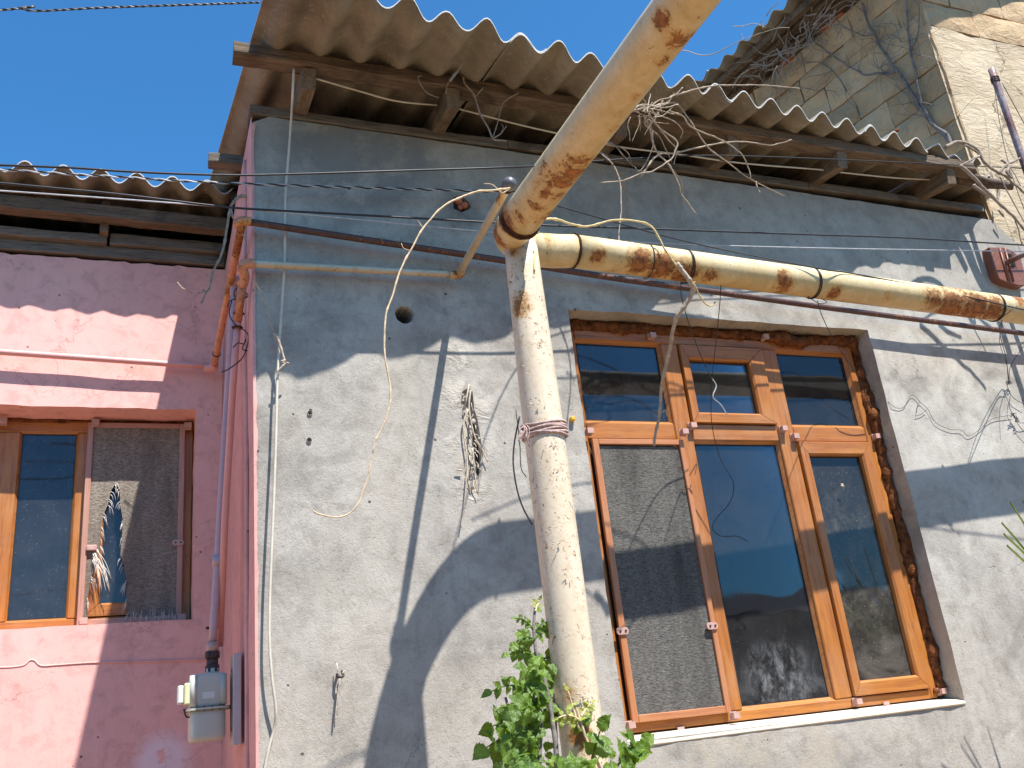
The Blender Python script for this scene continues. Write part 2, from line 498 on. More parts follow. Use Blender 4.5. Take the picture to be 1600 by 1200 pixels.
# gas pipe paint
def pipe_mat(name, base, base2, rustpts=(), small=.64, rust=(.17, .06, .02), dirt=(.36, .24, .09), low=.5):
    m = M(name)
    n1 = m.noise(6, 5, .6, dist=.4); n2 = m.noise(38, 5, .7, dist=.6); n3 = m.noise(12, 6, .7, dist=.9)
    c = m.mix(base, base2, m.ramp(n1, (.35, 0), (.68, 1)))
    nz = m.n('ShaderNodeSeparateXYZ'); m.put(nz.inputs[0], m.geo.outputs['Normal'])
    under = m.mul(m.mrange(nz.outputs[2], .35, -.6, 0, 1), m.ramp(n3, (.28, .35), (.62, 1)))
    c = m.mix(c, dirt, m.mul(under, low))  # mottled stain colour on downward faces, also standing in for their shade
    c = m.mix(c, m.mix(c, dirt, .5), m.ramp(m.noise(22, 6, .7, dist=1.2), (.5, 0), (.66, .8)))
    rm = m.ramp(n2, (small, 0), (small + .05, 1))
    rm = m.mul(rm, m.ramp(n3, (.45, 0), (.6, 1)))
    fk = m.mul(m.ramp(m.noise(75, 5, .8, dist=1.0), (small - .01, 0), (small + .015, 1)), m.ramp(m.noise(5, 4, .6), (.42, 0), (.56, 1)))
    rm = m.math('MAXIMUM', rm, fk)
    c = m.mix(c, dirt, m.mul(m.ramp(m.noise(28, 5, .7, vec=m.scale(m.pos, (1, 1, .22))), (.52, 0), (.68, .6)), .6))
    if rustpts:
        bl = m.blobs(rustpts)
        nn = m.add(m.mul(m.noise(30, 8, .8, dist=1.6), .9), m.mul(m.noise(9, 5, .7, dist=1.2), .75))
        thr = m.mul(m.add(m.mul(bl, .42), nn), .5)
        rm = m.math('MAXIMUM', rm, m.mul(m.ramp(thr, (.515, 0), (.55, 1)), m.ramp(bl, (.02, 0), (.2, 1))))
        st = m.mul(m.ramp(thr, (.43, 0), (.52, .85)), m.ramp(bl, (.0, 0), (.3, 1)))
        c = m.mix(c, (.50, .27, .07), st)
    c = m.mix(c, m.mix(rust, (.36, .14, .04), m.ramp(m.noise(60, 3, .6), (.4, 0), (.6, 1))), rm)
    h = m.add(m.mul(rm, -.5), m.mul(m.noise(90, 3, .6), .25))
    return m.done(m.bsdf(c, m.ramp(rm, (0, .42), (1, .9)), m.bump(h, .0022, .9), spec=.45))
_dA, _dB = at(812, 344, -.79), at(1072, 0, -1.72)
def diag_pt(px, off=0.0):
    lo, hi = 0.0, 1.0
    for _ in range(40):
        t = (lo + hi) / 2; q = _dA + (_dB - _dA) * t - CAM
        x = 800 + F_PX * q.dot(_r) / q.dot(_f)
        if x < px: lo = t
        else: hi = t
    q = _dA + (_dB - _dA) * t
    return q + (CAM - q).normalized() * .05 + _r * off
RP = [(diag_pt(893, .022), .055), (diag_pt(880, .02), .065), (diag_pt(866, .015), .07), (diag_pt(852, .02), .065), (diag_pt(838, .01), .05), (diag_pt(820, .0), .045), (diag_pt(930, .035), .035), (diag_pt(968, .03), .035), (diag_pt(1010, .035), .04), (diag_pt(1035, .035), .05), (diag_pt(1050, -.02), .035),
      (at(892, 245, -1.02), .01), (at(868, 280, -.96), .10), (at(845, 315, -.90), .09), (at(915, 215, -1.1), .06), (at(975, 120, -1.35), .05), (at(1045, 45, -1.6), .08), (at(1062, 65, -1.6), .05), (at(1010, 80, -1.45), .05),
      (at(1000, 408, -.51), .08), (at(1035, 422, -.51), .10), (at(1075, 432, -.5), .09), (at(1110, 436, -.49), .06), (at(1220, 440, -.46), .07), (at(1455, 470, -.42), .08), (at(1485, 478, -.42), .12), (at(1520, 480, -.41), .12), (at(1550, 484, -.41), .09), (at(1500, 462, -.42), .06),
      (at(1440, 462, -.42), .06), (at(845, 385, -.53), .06), (at(778, 365, -.70), .07), (at(1590, 470, -.41), .06), (at(935, 400, -.52), .05), (at(1300, 455, -.44), .05), (at(1380, 462, -.43), .04), (at(795, 345, -.80), .06)]
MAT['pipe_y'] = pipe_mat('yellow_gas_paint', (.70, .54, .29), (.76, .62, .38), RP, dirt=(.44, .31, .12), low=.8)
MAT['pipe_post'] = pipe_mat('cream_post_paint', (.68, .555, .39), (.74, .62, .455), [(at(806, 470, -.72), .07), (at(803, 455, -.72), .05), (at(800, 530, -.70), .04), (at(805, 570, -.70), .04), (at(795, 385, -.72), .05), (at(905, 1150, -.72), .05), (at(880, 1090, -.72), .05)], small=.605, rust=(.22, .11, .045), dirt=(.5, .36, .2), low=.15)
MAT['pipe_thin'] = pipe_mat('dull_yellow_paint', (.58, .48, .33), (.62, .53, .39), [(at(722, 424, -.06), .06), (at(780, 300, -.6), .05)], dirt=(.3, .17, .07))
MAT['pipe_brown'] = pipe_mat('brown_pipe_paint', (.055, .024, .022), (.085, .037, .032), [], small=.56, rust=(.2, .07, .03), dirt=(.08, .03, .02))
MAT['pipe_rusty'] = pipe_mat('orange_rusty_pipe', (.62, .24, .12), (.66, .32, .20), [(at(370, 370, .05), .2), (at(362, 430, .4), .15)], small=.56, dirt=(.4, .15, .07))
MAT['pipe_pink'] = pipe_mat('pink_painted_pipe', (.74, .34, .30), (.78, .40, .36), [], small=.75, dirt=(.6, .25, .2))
MAT['pipe_lilac'] = pipe_mat('lilac_pipe_paint', (.55, .36, .38), (.42, .36, .42), [], small=.72, dirt=(.45, .25, .25))
MAT['iron'] = simple('dark_iron', (.06, .04, .035), .7, .4, 40, .5, .002)
MAT['bulb'] = simple('grey_cap', (.10, .095, .10), .4, .5)
MAT['weld'] = simple('rusty_weld', (.06, .028, .015), .9, .2, 60, .6, .004)
MAT['meter'] = simple('pale_grey_meter_paint', (.47, .485, .42), .45, .45, 8, .06)
MAT['cream_plastic'] = simple('cream_plastic', (.62, .60, .36), .5, .4, 10, .08)
MAT['white_plastic'] = simple('white_plastic', (.62, .64, .58), .5, .4, 10, .08)
MAT['bracket'] = simple('beige_bracket_paint', (.55, .49, .40), .6, .4, 18, .15)
MAT['bracket2'] = simple('lilac_grey_bracket', (.52, .46, .47), .6, .4, 18, .1)
MAT['cable_w'] = simple('old_white_cable', (.58, .52, .42), .6, .4, 25, .12)
MAT['cable_k'] = simple('black_cable', (.012, .012, .014), .45, .5)
MAT['cable_g'] = simple('bare_aluminium_wire', (.42, .42, .44), .35, .5)
MAT['wire_k'] = simple('thin_dark_wire', (.025, .02, .02), .5, .4)
MAT['rope'] = simple('pinkish_rope', (.47, .33, .29), .9, .2, 120, .4, .003)
MAT['stem'] = simple('pale_vine_stem', (.62, .46, .29), .8, .2, 70, .3, .002)
MAT['stem_y'] = simple('yellow_vine_stem', (.60, .47, .24), .8, .2, 70, .3, .002)
MAT['twig'] = simple('dead_grey_twig', (.29, .225, .175), .9, .2, 60, .4, .003)
MAT['twig_pale'] = simple('bleached_twig', (.40, .32, .24), .9, .2, 60, .3, .003)
MAT['bark'] = simple('grey_vine_bark', (.20, .175, .16), .95, .1, 40, .4, .004)
MAT['straw'] = simple('dry_straw', (.50, .42, .32), .9, .2, 80, .3, .002)
MAT['hole'] = simple('dark_hole', (.02, .018, .016), .95, .1)
MAT['brick_red'] = simple('broken_red_brick', (.42, .15, .09), .9, .2, 30, .3, .006)
MAT['plate'] = pipe_mat('red_brown_plate_paint', (.19, .07, .045), (.25, .10, .07), [], small=.58, dirt=(.2, .07, .04))
MAT['pole'] = pipe_mat('rusty_pole', (.15, .05, .04), (.42, .36, .38), [], small=.56, dirt=(.1, .04, .03))
MAT['yellow_bit'] = simple('yellow_plug', (.75, .38, .03), .6)

# stone
m = M('limestone_block')
n1 = m.noise(2.5, 6, .65, dist=.5); n2 = m.noise(12, 6, .7, dist=.8); n3 = m.noise(50, 4, .7)
c = m.mix((.52, .36, .21), (.68, .49, .30), m.ramp(n1, (.35, 0), (.65, 1)))
c = m.mix(c, (.32, .235, .15), m.ramp(n2, (.52, 0), (.75, .7)))
c = m.mix(c, (.60, .50, .36), m.mul(m.ramp(m.noise(7, 6, .7, dist=1.0), (.55, 0), (.7, 1)), .5))
oi = m.n('ShaderNodeObjectInfo')
c = m.mix(c, m.mix(c, (.75, .72, .68), 1, 'MULTIPLY'), oi.outputs['Random'])
MAT['stone'] = m.done(m.bsdf(c, .95, m.bump(m.add(n2, m.mul(n3, .3)), .02, .9), spec=.15))
m = M('rough_stone_render')
n1 = m.noise(3.1, 6, .65, dist=.5)
fl = m.noise(7, 8, .72, vec=m.scale(m.pos, (1, 1, 2.6), rot=(0, R(28), 0)), dist=1.5)
n3 = m.noise(60, 4, .7)
c = m.mix((.50, .39, .255), (.66, .53, .37), m.ramp(n1, (.35, 0), (.65, 1)))
c = m.mix(c, (.40, .29, .18), m.ramp(fl, (.52, 0), (.62, .5), (.66, 0)))
cv = m.voro(3.2, 'DISTANCE_TO_EDGE', vec=m.mix(m.pos, m.noise(4, 5, .65, col=True), .3))
ck = m.mul(m.ramp(cv, (.0, 1), (.01, .7), (.02, 0)), m.ramp(m.noise(3, 3, .5), (.45, 0), (.55, 1)))
c = m.mix(c, (.16, .12, .08), m.mul(ck, .8))
MAT['stone_front'] = m.done(m.bsdf(c, .95, m.bump(m.add(m.add(fl, m.mul(n3, .12)), m.mul(ck, -.3)), .022, .85), spec=.15))
m = M('old_mortar')
MAT['mortar'] = m.done(m.bsdf(m.mix((.22, .16, .10), (.46, .35, .23), m.ramp(m.noise(9, 6, .7), (.35, 0), (.65, 1))), .95, m.bump(m.noise(25, 5, .7), .02, .9), spec=.1))

# leaves
def leafmat(name, a, b, tcol):
    m = M(name)
    oi = m.n('ShaderNodeObjectInfo')
    c = m.mix(a, b, oi.outputs['Random'])
    c = m.mix(c, tuple(x * .55 for x in a), m.ramp(m.noise(45, 3, .6), (.5, 0), (.75, .6)))
    d = m.bsdf(c, .36, m.bump(m.noise(70, 4, .65, dist=.8), .006, .9), spec=.5)
    tl = m.n('ShaderNodeBsdfTranslucent'); m.put(tl.inputs['Color'], tcol)
    return m.done(m.mixsh(d, tl.outputs[0], .33))
MAT['leaf'] = leafmat('green_leaf', (.07, .14, .015), (.16, .26, .025), (.28, .44, .02))
MAT['leaf_young'] = leafmat('young_yellow_leaf', (.30, .36, .05), (.40, .44, .08), (.45, .50, .06))
MAT['blade'] = leafmat('green_blade', (.12, .19, .05), (.24, .30, .08), (.3, .4, .08))
m = M('street_ground')
n1 = m.noise(.8, 6, .6); n2 = m.noise(30, 5, .7)
MAT['ground'] = m.done(m.bsdf(m.mix((.24, .165, .10), (.36, .25, .155), m.ramp(m.add(m.mul(n1, .6), m.mul(n2, .4)), (.35, 0), (.65, 1))), .95, m.bump(n2, .02, .8), spec=.2))
MAT['opp_wall'] = simple('brown_rendered_wall', (.20, .13, .09), .9, .2, 3, .25, .01)
MAT['opp_roof'] = simple('dark_roofing', (.10, .07, .06), .9, .2, 3, .25, .01)
#@@PART2

# ------------------------------------------------------------------ wall sheets with openings
def inside(p, poly):
    x, y = p; c = False; j = len(poly) - 1
    for i in range(len(poly)):
        xi, yi = poly[i]; xj, yj = poly[j]
        if (yi > y) != (yj > y) and x < (xj - xi) * (y - yi) / (yj - yi) + xi: c = not c
        j = i
    return c

def dense(poly, step):
    out = []
    for i in range(len(poly)):
        a, b = poly[i], poly[(i + 1) % len(poly)]
        n = max(1, int(math.hypot(b[0] - a[0], b[1] - a[1]) / step))
        for k in range(n):
            t = k / n; out.append((a[0] + (b[0] - a[0]) * t, a[1] + (b[1] - a[1]) * t))
    return out

def sheet_cdt(outer, holes, step):
    """2D triangulation of a polygon with holes -> pts, tris, loops (index lists of the holes)"""
    pts, edges, loops = [], [], []
    for lp in [outer] + holes:
        n = len(pts); m = len(lp)
        pts += [Vector(p) for p in lp]
        edges += [(n + i, n + (i + 1) % m) for i in range(m)]
        loops.append(list(range(n, n + m)))
    xs = [p[0] for p in outer]; ys = [p[1] for p in outer]
    bnd = [Vector(p) for lp in [outer] + holes for p in lp]
    grid = {}
    for b in bnd: grid.setdefault((int(b.x // step), int(b.y // step)), []).append(b)
    y = min(ys) + step / 2; row = 0
    while y < max(ys):
        x = min(xs) + step / 2 + (row % 2) * step / 2
        while x < max(xs):
            p = (x, y)
            if inside(p, outer) and not any(inside(p, h) for h in holes):
                gx, gy = int(x // step), int(y // step)
                ok = True
                for dx in (-1, 0, 1):
                    for dy in (-1, 0, 1):
                        for b in grid.get((gx + dx, gy + dy), ()):
                            if (b.x - x) ** 2 + (b.y - y) ** 2 < (.5 * step) ** 2: ok = False
                if ok: pts.append(Vector(p))
            x += step
        y += step * .87; row += 1
    res = delaunay_2d_cdt(pts, edges, [], 0, 1e-7)
    vs, fs = res[0], res[2]
    orig = res[3]
    tris = []
    for f in fs:
        c = ((vs[f[0]].x + vs[f[1]].x + vs[f[2]].x) / 3, (vs[f[0]].y + vs[f[1]].y + vs[f[2]].y) / 3)
        if inside(c, outer) and not any(inside(c, h) for h in holes): tris.append(tuple(f))
    back = {}
    for i, o in enumerate(orig):
        for k in o: back[k] = i
    lps = [[back[k] for k in lp] for lp in loops[1:]]
    return [(v.x, v.y) for v in vs], tris, lps

def rough(x, z, amp=.004, seed=0.0):
    return amp * (mnoise.noise(Vector((x * 1.3, seed, z * 1.3))) * 1.3 + mnoise.noise(Vector((x * 4.1, seed + 5, z * 4.1))) * .6)

def ragged(a, b, n, amp, seed):
    out = []
    for i in range(n):
        t = i / n
        x, z = a[0] + (b[0] - a[0]) * t, a[1] + (b[1] - a[1]) * t
        if i: x += mnoise.noise(Vector((t * n * .7, seed, 0))) * amp; z += mnoise.noise(Vector((t * n * .7, seed, 9))) * amp
        out.append((x, z))
    return out

# ------------------------------------------------------------------ setting: ground and the far side of the street
g = mesh('ground', [(-400, -400, 0), (400, -400, 0), (400, 400, 0), (-400, 400, 0)], [(0, 1, 2, 3)], MAT['ground'], kind='structure')
opp = thing('opposite_house', 'long low brown house across the street, seen only as a dark reflection in the windows', 'house', (1, -7, 0))
box('wall', (-22, -13, 0), (30, -7, 2.62), MAT['opp_wall'], opp)
v = [(-22.4, -13.4, 2.625), (30.4, -13.4, 2.625), (30.4, -6.7, 2.625), (-22.4, -6.7, 2.625), (-22.4, -10, 3.3), (30.4, -10, 3.3)]
mesh('roof', v, [(0, 3, 2, 1), (3, 4, 5, 2)[::-1], (0, 1, 5, 4), (0, 4, 3), (1, 2, 5)], MAT['opp_roof'], opp)
for x in (-5.5, -2.5, 1.5, 5.5, 9.0): box('window', (x, -6.995, 1.0), (x + 1.1, -6.97, 2.1), MAT['gasket'], opp)

# ------------------------------------------------------------------ the grey house
XC = .332                                                 # its left corner
house = thing('grey_house', 'grey cement plastered house with brown window and overhanging corrugated roof', 'house', (XC, 0, 0))
ZT = 3.785
WX0, WX1, WZ0, WZ1 = 1.537, 3.036, 1.44, 3.048             # window opening
hc = at(632, 492); HR = .036
hole = [(hc.x + HR * math.cos(a) * (1 + .05 * math.sin(3 * a) + .10 * mnoise.noise(Vector((math.cos(a) * 3, math.sin(a) * 3, 2)))), hc.z + HR * math.sin(a) * (1 + .14 * mnoise.noise(Vector((math.cos(a) * 3, math.sin(a) * 3, 7))))) for a in [2 * math.pi * i / 32 for i in range(32)]]
gp = [(722, 612), (731, 606), (738, 612), (741, 640), (746, 655), (752, 690), (755, 715), (752, 745), (747, 775), (738, 782), (730, 778), (727, 755), (724, 735), (729, 712), (726, 690), (722, 672), (724, 650), (720, 632)]
gouge = [(q.x, q.z) for q in (at(x, y) for x, y in gp)][::-1]
bp = [(709, 307), (722, 304), (733, 315), (736, 324), (722, 331), (709, 325)]
brick_h = [(q.x, q.z) for q in (at(x, y) for x, y in bp)][::-1]
win = dense([(WX0, WZ0), (WX1, WZ0), (WX1, WZ1), (WX0, WZ1)], .05)
win = [(x + (mnoise.noise(Vector((x * 9, z * 9, 1))) * .006 if WX0 < x < WX1 or WZ0 < z < WZ1 else 0) * (1 if abs(x - WX0) < .01 or abs(x - WX1) < .01 else 0),
        z + (mnoise.noise(Vector((x * 9, z * 9, 4))) * .006 if abs(z - WZ1) < .01 else 0)) for x, z in win]
outer = dense([(XC, 0), (5.2, 0)], .2)[:-1] + [(5.2, 0)] + [(5.2, 3.40)] + [(x, z) for x, z in ragged((4.6, 3.47), (4.13, 3.62), 8, .03, 3)] + \
    [(4.12, 3.66), (4.085, 3.72)] + [(x, z) for x, z in ragged((4.05, 3.735), (XC, ZT - .005), 60, .006, 5)] + \
    [(XC + mnoise.noise(Vector((0, 0, z * 14))) * .004, z) for z in [ZT - .005 - i * .035 for i in range(1, 107)]]
P2, T2, L2 = sheet_cdt(outer, [win, hole, gouge, brick_h], .045)
vs = [(x, rough(x, z), z) for x, z in P2]
fs = [t if (P2[t[1]][0] - P2[t[0]][0]) * (P2[t[2]][1] - P2[t[0]][1]) - (P2[t[1]][1] - P2[t[0]][1]) * (P2[t[2]][0] - P2[t[0]][0]) > 0 else t[::-1] for t in T2]
def recess(loop, depth, shrink=1.0, close=True, jit=0, rings=1):
    cx = sum(vs[i][0] for i in loop) / len(loop); cz = sum(vs[i][2] for i in loop) / len(loop)
    prev = loop
    for r_ in range(1, rings + 1):
        t = r_ / rings; k = 1 + (shrink - 1) * t
        new = []
        for i in loop:
            x, y, z = vs[i]
            vs.append((cx + (x - cx) * k + rnd.uniform(-jit, jit), y + depth * t + rnd.uniform(-jit, jit), cz + (z - cz) * k + rnd.uniform(-jit, jit)))
            new.append(len(vs) - 1)
        m_ = len(loop)
        for i in range(m_): fs.append((prev[i], prev[(i + 1) % m_], new[(i + 1) % m_], new[i]))
        prev = new
    if close: fs.append(tuple(prev))
    return prev
recess(L2[0], .135, close=False, rings=3)
recess(L2[1], .012, .90, close=False, jit=.0015); _l = list(range(len(vs) - len(L2[1]), len(vs))); recess(_l, .21, .95, close=True)
recess(L2[2], .026, .8, close=True, jit=.005, rings=3)
recess(L2[3], .05, .8, close=True, jit=.006, rings=2)
fw = mesh('front_wall', vs, fs, MAT['plaster'], house)
# side wall, painted pink, with a ragged paint edge
sv, sf = [], []
ny, nz = 50, 60
for j in range(nz + 1):
    for i in range(ny + 1):
        y = 4.6 * (i / ny) ** 1.3; z = j / nz * (ZT - .012)
        x = XC - .004 - rough(y, z, .004, 3.3) * (0 if i == 0 else 1)
        if i == 0: y = .003 + mnoise.noise(Vector((1, 2, z * 30))) * .004
        sv.append((x, y, z))
for j in range(nz):
    for i in range(ny):
        a = j * (ny + 1) + i; sf.append((a, a + ny + 1, a + ny + 2, a + 1))
mesh('side_wall', sv, sf, MAT['pink_side'], house, smooth=True)
pe_v, pe_f = [], []
for i in range(260):
    z = .05 + (ZT - .1) * i / 259
    w = .003 + .012 * max(0, mnoise.noise(Vector((z * 9, 1, 1)))) + .006 * max(0, mnoise.noise(Vector((z * 60, 4, 1))))
    pe_v += [(XC - .0055, .004, z), (XC - .0055, -.0055, z), (XC + w, -.0055, z)]
for i in range(259):
    for k in (0, 1): a = i * 3 + k; pe_f.append((a, a + 1, a + 4, a + 3))
mesh('paint_edge', pe_v, pe_f, MAT['pink_side'], house)
# rest of the shell: back, right and ceiling keep the rooms dark
box('back_wall', (XC, 4.6, 0), (5.2, 4.75, 4.5), MAT['plaster'], house)
box('ceiling', (XC + .002, .02, 3.70), (4.06, 4.6, 3.76), MAT['dark'], house)
box('room_wall', (XC + .02, 2.2, 0.05), (4.06, 2.3, 3.69), MAT['curtain'], house)
box('room_wall', (1.1, .02, 0.05), (1.2, 2.2, 3.69), MAT['dark'], house)
box('room_wall', (3.6, .02, 0.05), (3.7, 2.2, 3.69), MAT['dark'], house)
# curtains half drawn behind the glass
def curtain(x0, x1, y, z0, z1, folds, parent, name='curtain'):
    vs_, fs_ = [], []
    n = folds * 8
    for i in range(n + 1):
        x = x0 + (x1 - x0) * i / n; yy = y + .02 * math.sin(i / 8 * 2 * math.pi) + .006 * math.sin(i * .9)
        vs_ += [(x, yy, z0), (x, yy, z1)]
    for i in range(n): fs_.append((2 * i, 2 * i + 2, 2 * i + 3, 2 * i + 1))
    mesh(name, vs_, fs_, MAT['curtain'], parent, smooth=True)
curtain(1.6, 1.98, .35, 1.3, 3.3, 7, house); curtain(2.62, 3.0, .35, 1.3, 3.3, 7, house)

# wall plate timber along the top of the wall
for a, b in ((XC - .01, 1.36), (1.364, 2.9), (2.904, 4.02)):
    beam('wall_plate', (a, .045, ZT + .018), (b, .045, ZT + .018 - (b - a) * .004), .10, .04, MAT['wood_grey'], house, n=20, wob=.004, seed=a)
# rafters: undersides slope down to the street
TS = math.tan(R(9))
RX = [.51, 1.06, 1.80, 2.36, 2.945, 3.61]
for k, x in enumerate(RX):
    fy = (-.20, -.215, -.20, -.19, -.205, -.20)[k]
    h = .088
    zc = lambda y: 3.806 + TS * y + h / 2
    xf = x + (0, .0, .0, 0, 0, 0)[k]
    beam('rafter', (x - .0, 4.2, zc(4.2)), (xf, fy, zc(fy)), .052, h, MAT['wood_y'], house, n=40, wob=.0035, seed=k * 3 + 1)
# purlin on the rafter ends
PZ = 3.806 - .2 * TS + .088 + .027
beam('purlin', (.245, -.185, PZ + .006), (3.76, -.185, PZ - .012), .075, .052, MAT['wood_x'], house, n=70, wob=.006, bev=.006, seed=5)
beam('purlin', (.20, 1.1, PZ + .205), (4.0, 1.1, PZ + .205), .075, .052, MAT['wood_x'], house, n=30, seed=6)
# stub of timber on the side wall, under the roof edge
beam('timber_stub', (.20, .42, 3.84), (.40, .42, 3.84), .06, .045, MAT['wood_grey'], house, n=6, seed=8)

def sheet(name, x0, yf0, x1, yf1, yback, z0, slope, mat, parent, lob=0.0, cut=.32, amp=.027, pitch=.152, phase=0.0, th=.006, skew=0.0, zoff=0.0, chip=None, ny=10, per=12, seed=0):
    """corrugated sheet: crest lower surface at z0 + slope*y; front edge runs from yf0 to yf1; x waves start at phase (crest position)"""
    n = int(round((x1 - x0) / pitch * per))
    top, bot = [], []
    for j in range(ny + 1):
        rowt, rowb = [], []
        for i in range(n + 1):
            x = x0 + (x1 - x0) * i / n
            yf = yf0 + (yf1 - yf0) * i / n + mnoise.noise(Vector((x * 30, seed, 1))) * .003
            if lob: yf -= lob * math.cos(2 * math.pi * (x - .77) / .312)  # long edge waver added to broaden the scallops of the cast shadow
            if chip:
                for (cx, cw, cd) in chip:
                    if abs(x - cx) < cw: yf += cd * (1 - abs(x - cx) / cw) ** .5
            y = yf + (yback - yf) * j / ny
            w = math.cos(2 * math.pi * (x - phase) / pitch)
            z = z0 + slope * y - amp + amp * w + zoff + mnoise.noise(Vector((x * 1.1, y * 1.1, seed))) * .006
            y = y - w * amp * cut if j == 0 else y
            xx = x + skew * (y + .5)
            rowb.append((xx, y, z)); rowt.append((xx, y, z + th))
        bot.append(rowb); top.append(rowt)
    vs_ = [p for r_ in bot for p in r_] + [p for r_ in top for p in r_]
    W = n + 1; N = W * (ny + 1)
    fs_ = []
    for j in range(ny):
        for i in range(n):
            a = j * W + i
            fs_.append((a, a + W, a + W + 1, a + 1)); fs_.append((a + N, a + 1 + N, a + W + 1 + N, a + W + N))
    ne = len(fs_)
    for i in range(n):
        fs_.append((i, i + 1, i + 1 + N, i + N)); b = ny * W + i; fs_.append((b + 1, b, b + N, b + 1 + N))
    for j in range(ny):
        a = j * W; fs_.append((a + W, a, a + N, a + W + N)); a += n; fs_.append((a, a + W, a + W + N, a + N))
    o = mesh(name, vs_, fs_, mat, parent, smooth=True)
    o.data.materials.append(MAT['sheet_edge'])
    for k in range(ne, len(fs_)):
        o.data.polygons[k].material_index = 1; o.data.polygons[k].use_smooth = False
    return o
YF = lambda x: -.655 + .117 * x
Z0 = 3.988
# crests at 1.243 + .152 k; sheets lap over one wave
C0 = 1.243
bounds = [(C0 - .152 * 6.05, C0 + .10), (C0 - .05, C0 + .152 * 6.6), (C0 + .152 * 5.7, C0 + .152 * 12.6), (C0 + .152 * 11.7, C0 + .152 * 15.75)]
for k, (a, b) in enumerate(bounds):
    chip = [(3.49, .03, .055), (3.62, .012, .10)] if k == 3 else ([(1.92, .02, .012)] if k == 1 else None)
    sheet('roof_sheet', a, YF(a) - (.02 if k == 0 else 0), b, YF(b) + (.0, -.004, .004, 0)[k], 1.3, Z0, TS, MAT['sheet'], house, phase=C0, skew=(-.05, -.018, 0, 0)[k], zoff=(.0075, 0, .0075, .001)[k], chip=chip, seed=k, lob=(.013, .011, 0, 0)[k], cut=(.42, .40, .32, .32)[k])
    sheet('roof_sheet', a, 1.15, b, 1.15, 4.7, Z0, TS, MAT['sheet'], house, phase=C0, skew=(-.05, -.018, 0, 0)[k], zoff=.016 + (.0075, 0, .0075, .001)[k], seed=k + 9)
# broken end piece next to the stone house, set lower
sheet('roof_sheet', 3.66, -.235, 3.84, -.20, 1.3, Z0, TS, MAT['sheet'], house, phase=C0 - .02, zoff=-.022, chip=[(3.66, .05, .03)], seed=31)
sheet('roof_sheet', 3.84, -.15, 4.12, -.06, .5, Z0, TS, MAT['sheet'], house, phase=C0 + .02, zoff=-.045, chip=[(4.10, .08, .06)], seed=33)
# rusty nail heads and fixing wires on the sheets
for (px, py) in ((1399, 205),):
    q = at(px, py, YF(3.2) + .012)
    tube_obj('rusty_fixing', [q + V(0, .03, .01), q, q + V(.012, -.012, .0)], .007, MAT['foam'], house, seg=6, sm=3)

# ------------------------------------------------------------------ the window of the grey house
wnd = node('window', house)
def rail(name, x0, x1, z0, z1, y0, y1, mat, par, bev=.004):
    return box(name, (x0, y0, z0), (x1, y1, z1), mat, par, bev)
def mitre(name, ox0, ox1, oz0, oz1, w, y0, y1, par, mx, mz, gap=.0012):
    """four mitred profiles of a sash; w = (left, right, bottom, top) widths, front chamfered to the glass"""
    l, r_, b, t = w; ix0, ix1, iz0, iz1 = ox0 + l, ox1 - r_, oz0 + b, oz1 - t
    ch = .008
    O = [(ox0, oz0), (ox1, oz0), (ox1, oz1), (ox0, oz1)]; I = [(ix0, iz0), (ix1, iz0), (ix1, iz1), (ix0, iz1)]
    C = [(ix0 - ch, iz0 - ch), (ix1 + ch, iz0 - ch), (ix1 + ch, iz1 + ch), (ix0 - ch, iz1 + ch)]
    for k in range(4):
        j = (k + 1) % 4
        d = Vector((O[j][0] - O[k][0], O[j][1] - O[k][1])).normalized() * gap
        def P(p, y, s): return (p[0] + d.x * s, y, p[1] + d.y * s)
        e = .003
        oo = [(O[k][0], O[k][1]), (O[j][0], O[j][1])]
        v_ = [P(O[k], y1, 1), P(O[k], y0 + e, 1), P(((O[k][0] * .96 + C[k][0] * .04), (O[k][1] * .96 + C[k][1] * .04)), y0, 1), P(C[k], y0, 1), P(I[k], y0 + ch, 1), P(I[k], y1, 1),
              P(O[j], y1, -1), P(O[j], y0 + e, -1), P(((O[j][0] * .96 + C[j][0] * .04), (O[j][1] * .96 + C[j][1] * .04)), y0, -1), P(C[j], y0, -1), P(I[j], y0 + ch, -1), P(I[j], y1, -1)]
        f_ = [(i, i + 1, i + 7, i + 6) for i in range(5)] + [(5, 0, 6, 11)] + [(0, 5, 4, 3, 2, 1), (6, 7, 8, 9, 10, 11)]
        f_ = [q[::-1] for q in f_]
        mesh(name, v_, f_, mx if k in (0, 2) else mz, par)
def bead(x0, x1, z0, z1, y0, y1, par, mx, mz, w=.012):
    """sloping glazing bead round a pane"""
    O = [(x0, z0), (x1, z0), (x1, z1), (x0, z1)]; I = [(x0 + w, z0 + w), (x1 - w, z0 + w), (x1 - w, z1 - w), (x0 + w, z1 - w)]
    mb = MB()
    for k in range(4):
        j = (k + 1) % 4
        mb.add([(O[k][0], y0, O[k][1]), (O[j][0], y0, O[j][1]), (I[j][0], y1, I[j][1]), (I[k][0], y1, I[k][1])], [(0, 1, 2, 3)])
    mb.build('glazing_bead', mx, par)
    mb = MB()
    g_ = .003
    for (a0, a1, b0, b1) in ((x0 + w, x1 - w, z0 + w, z0 + w + g_), (x0 + w, x1 - w, z1 - w - g_, z1 - w), (x0 + w, x0 + w + g_, z0 + w + g_, z1 - w - g_), (x1 - w - g_, x1 - w, z0 + w + g_, z1 - w - g_)):
        mb.add(*box_vf((a0, y1 - .002, b0), (a1, y1 + .002, b1)))
    mb.build('rubber_seal', MAT['gasket'], par)
X, Zm = MAT['lam_x'], MAT['lam_z']
B0, B1 = 1.464, 3.006
yb = FY + .055
rail('frame_rail', 1.54, 1.594, B0, B1, FY, yb, Zm, wnd)
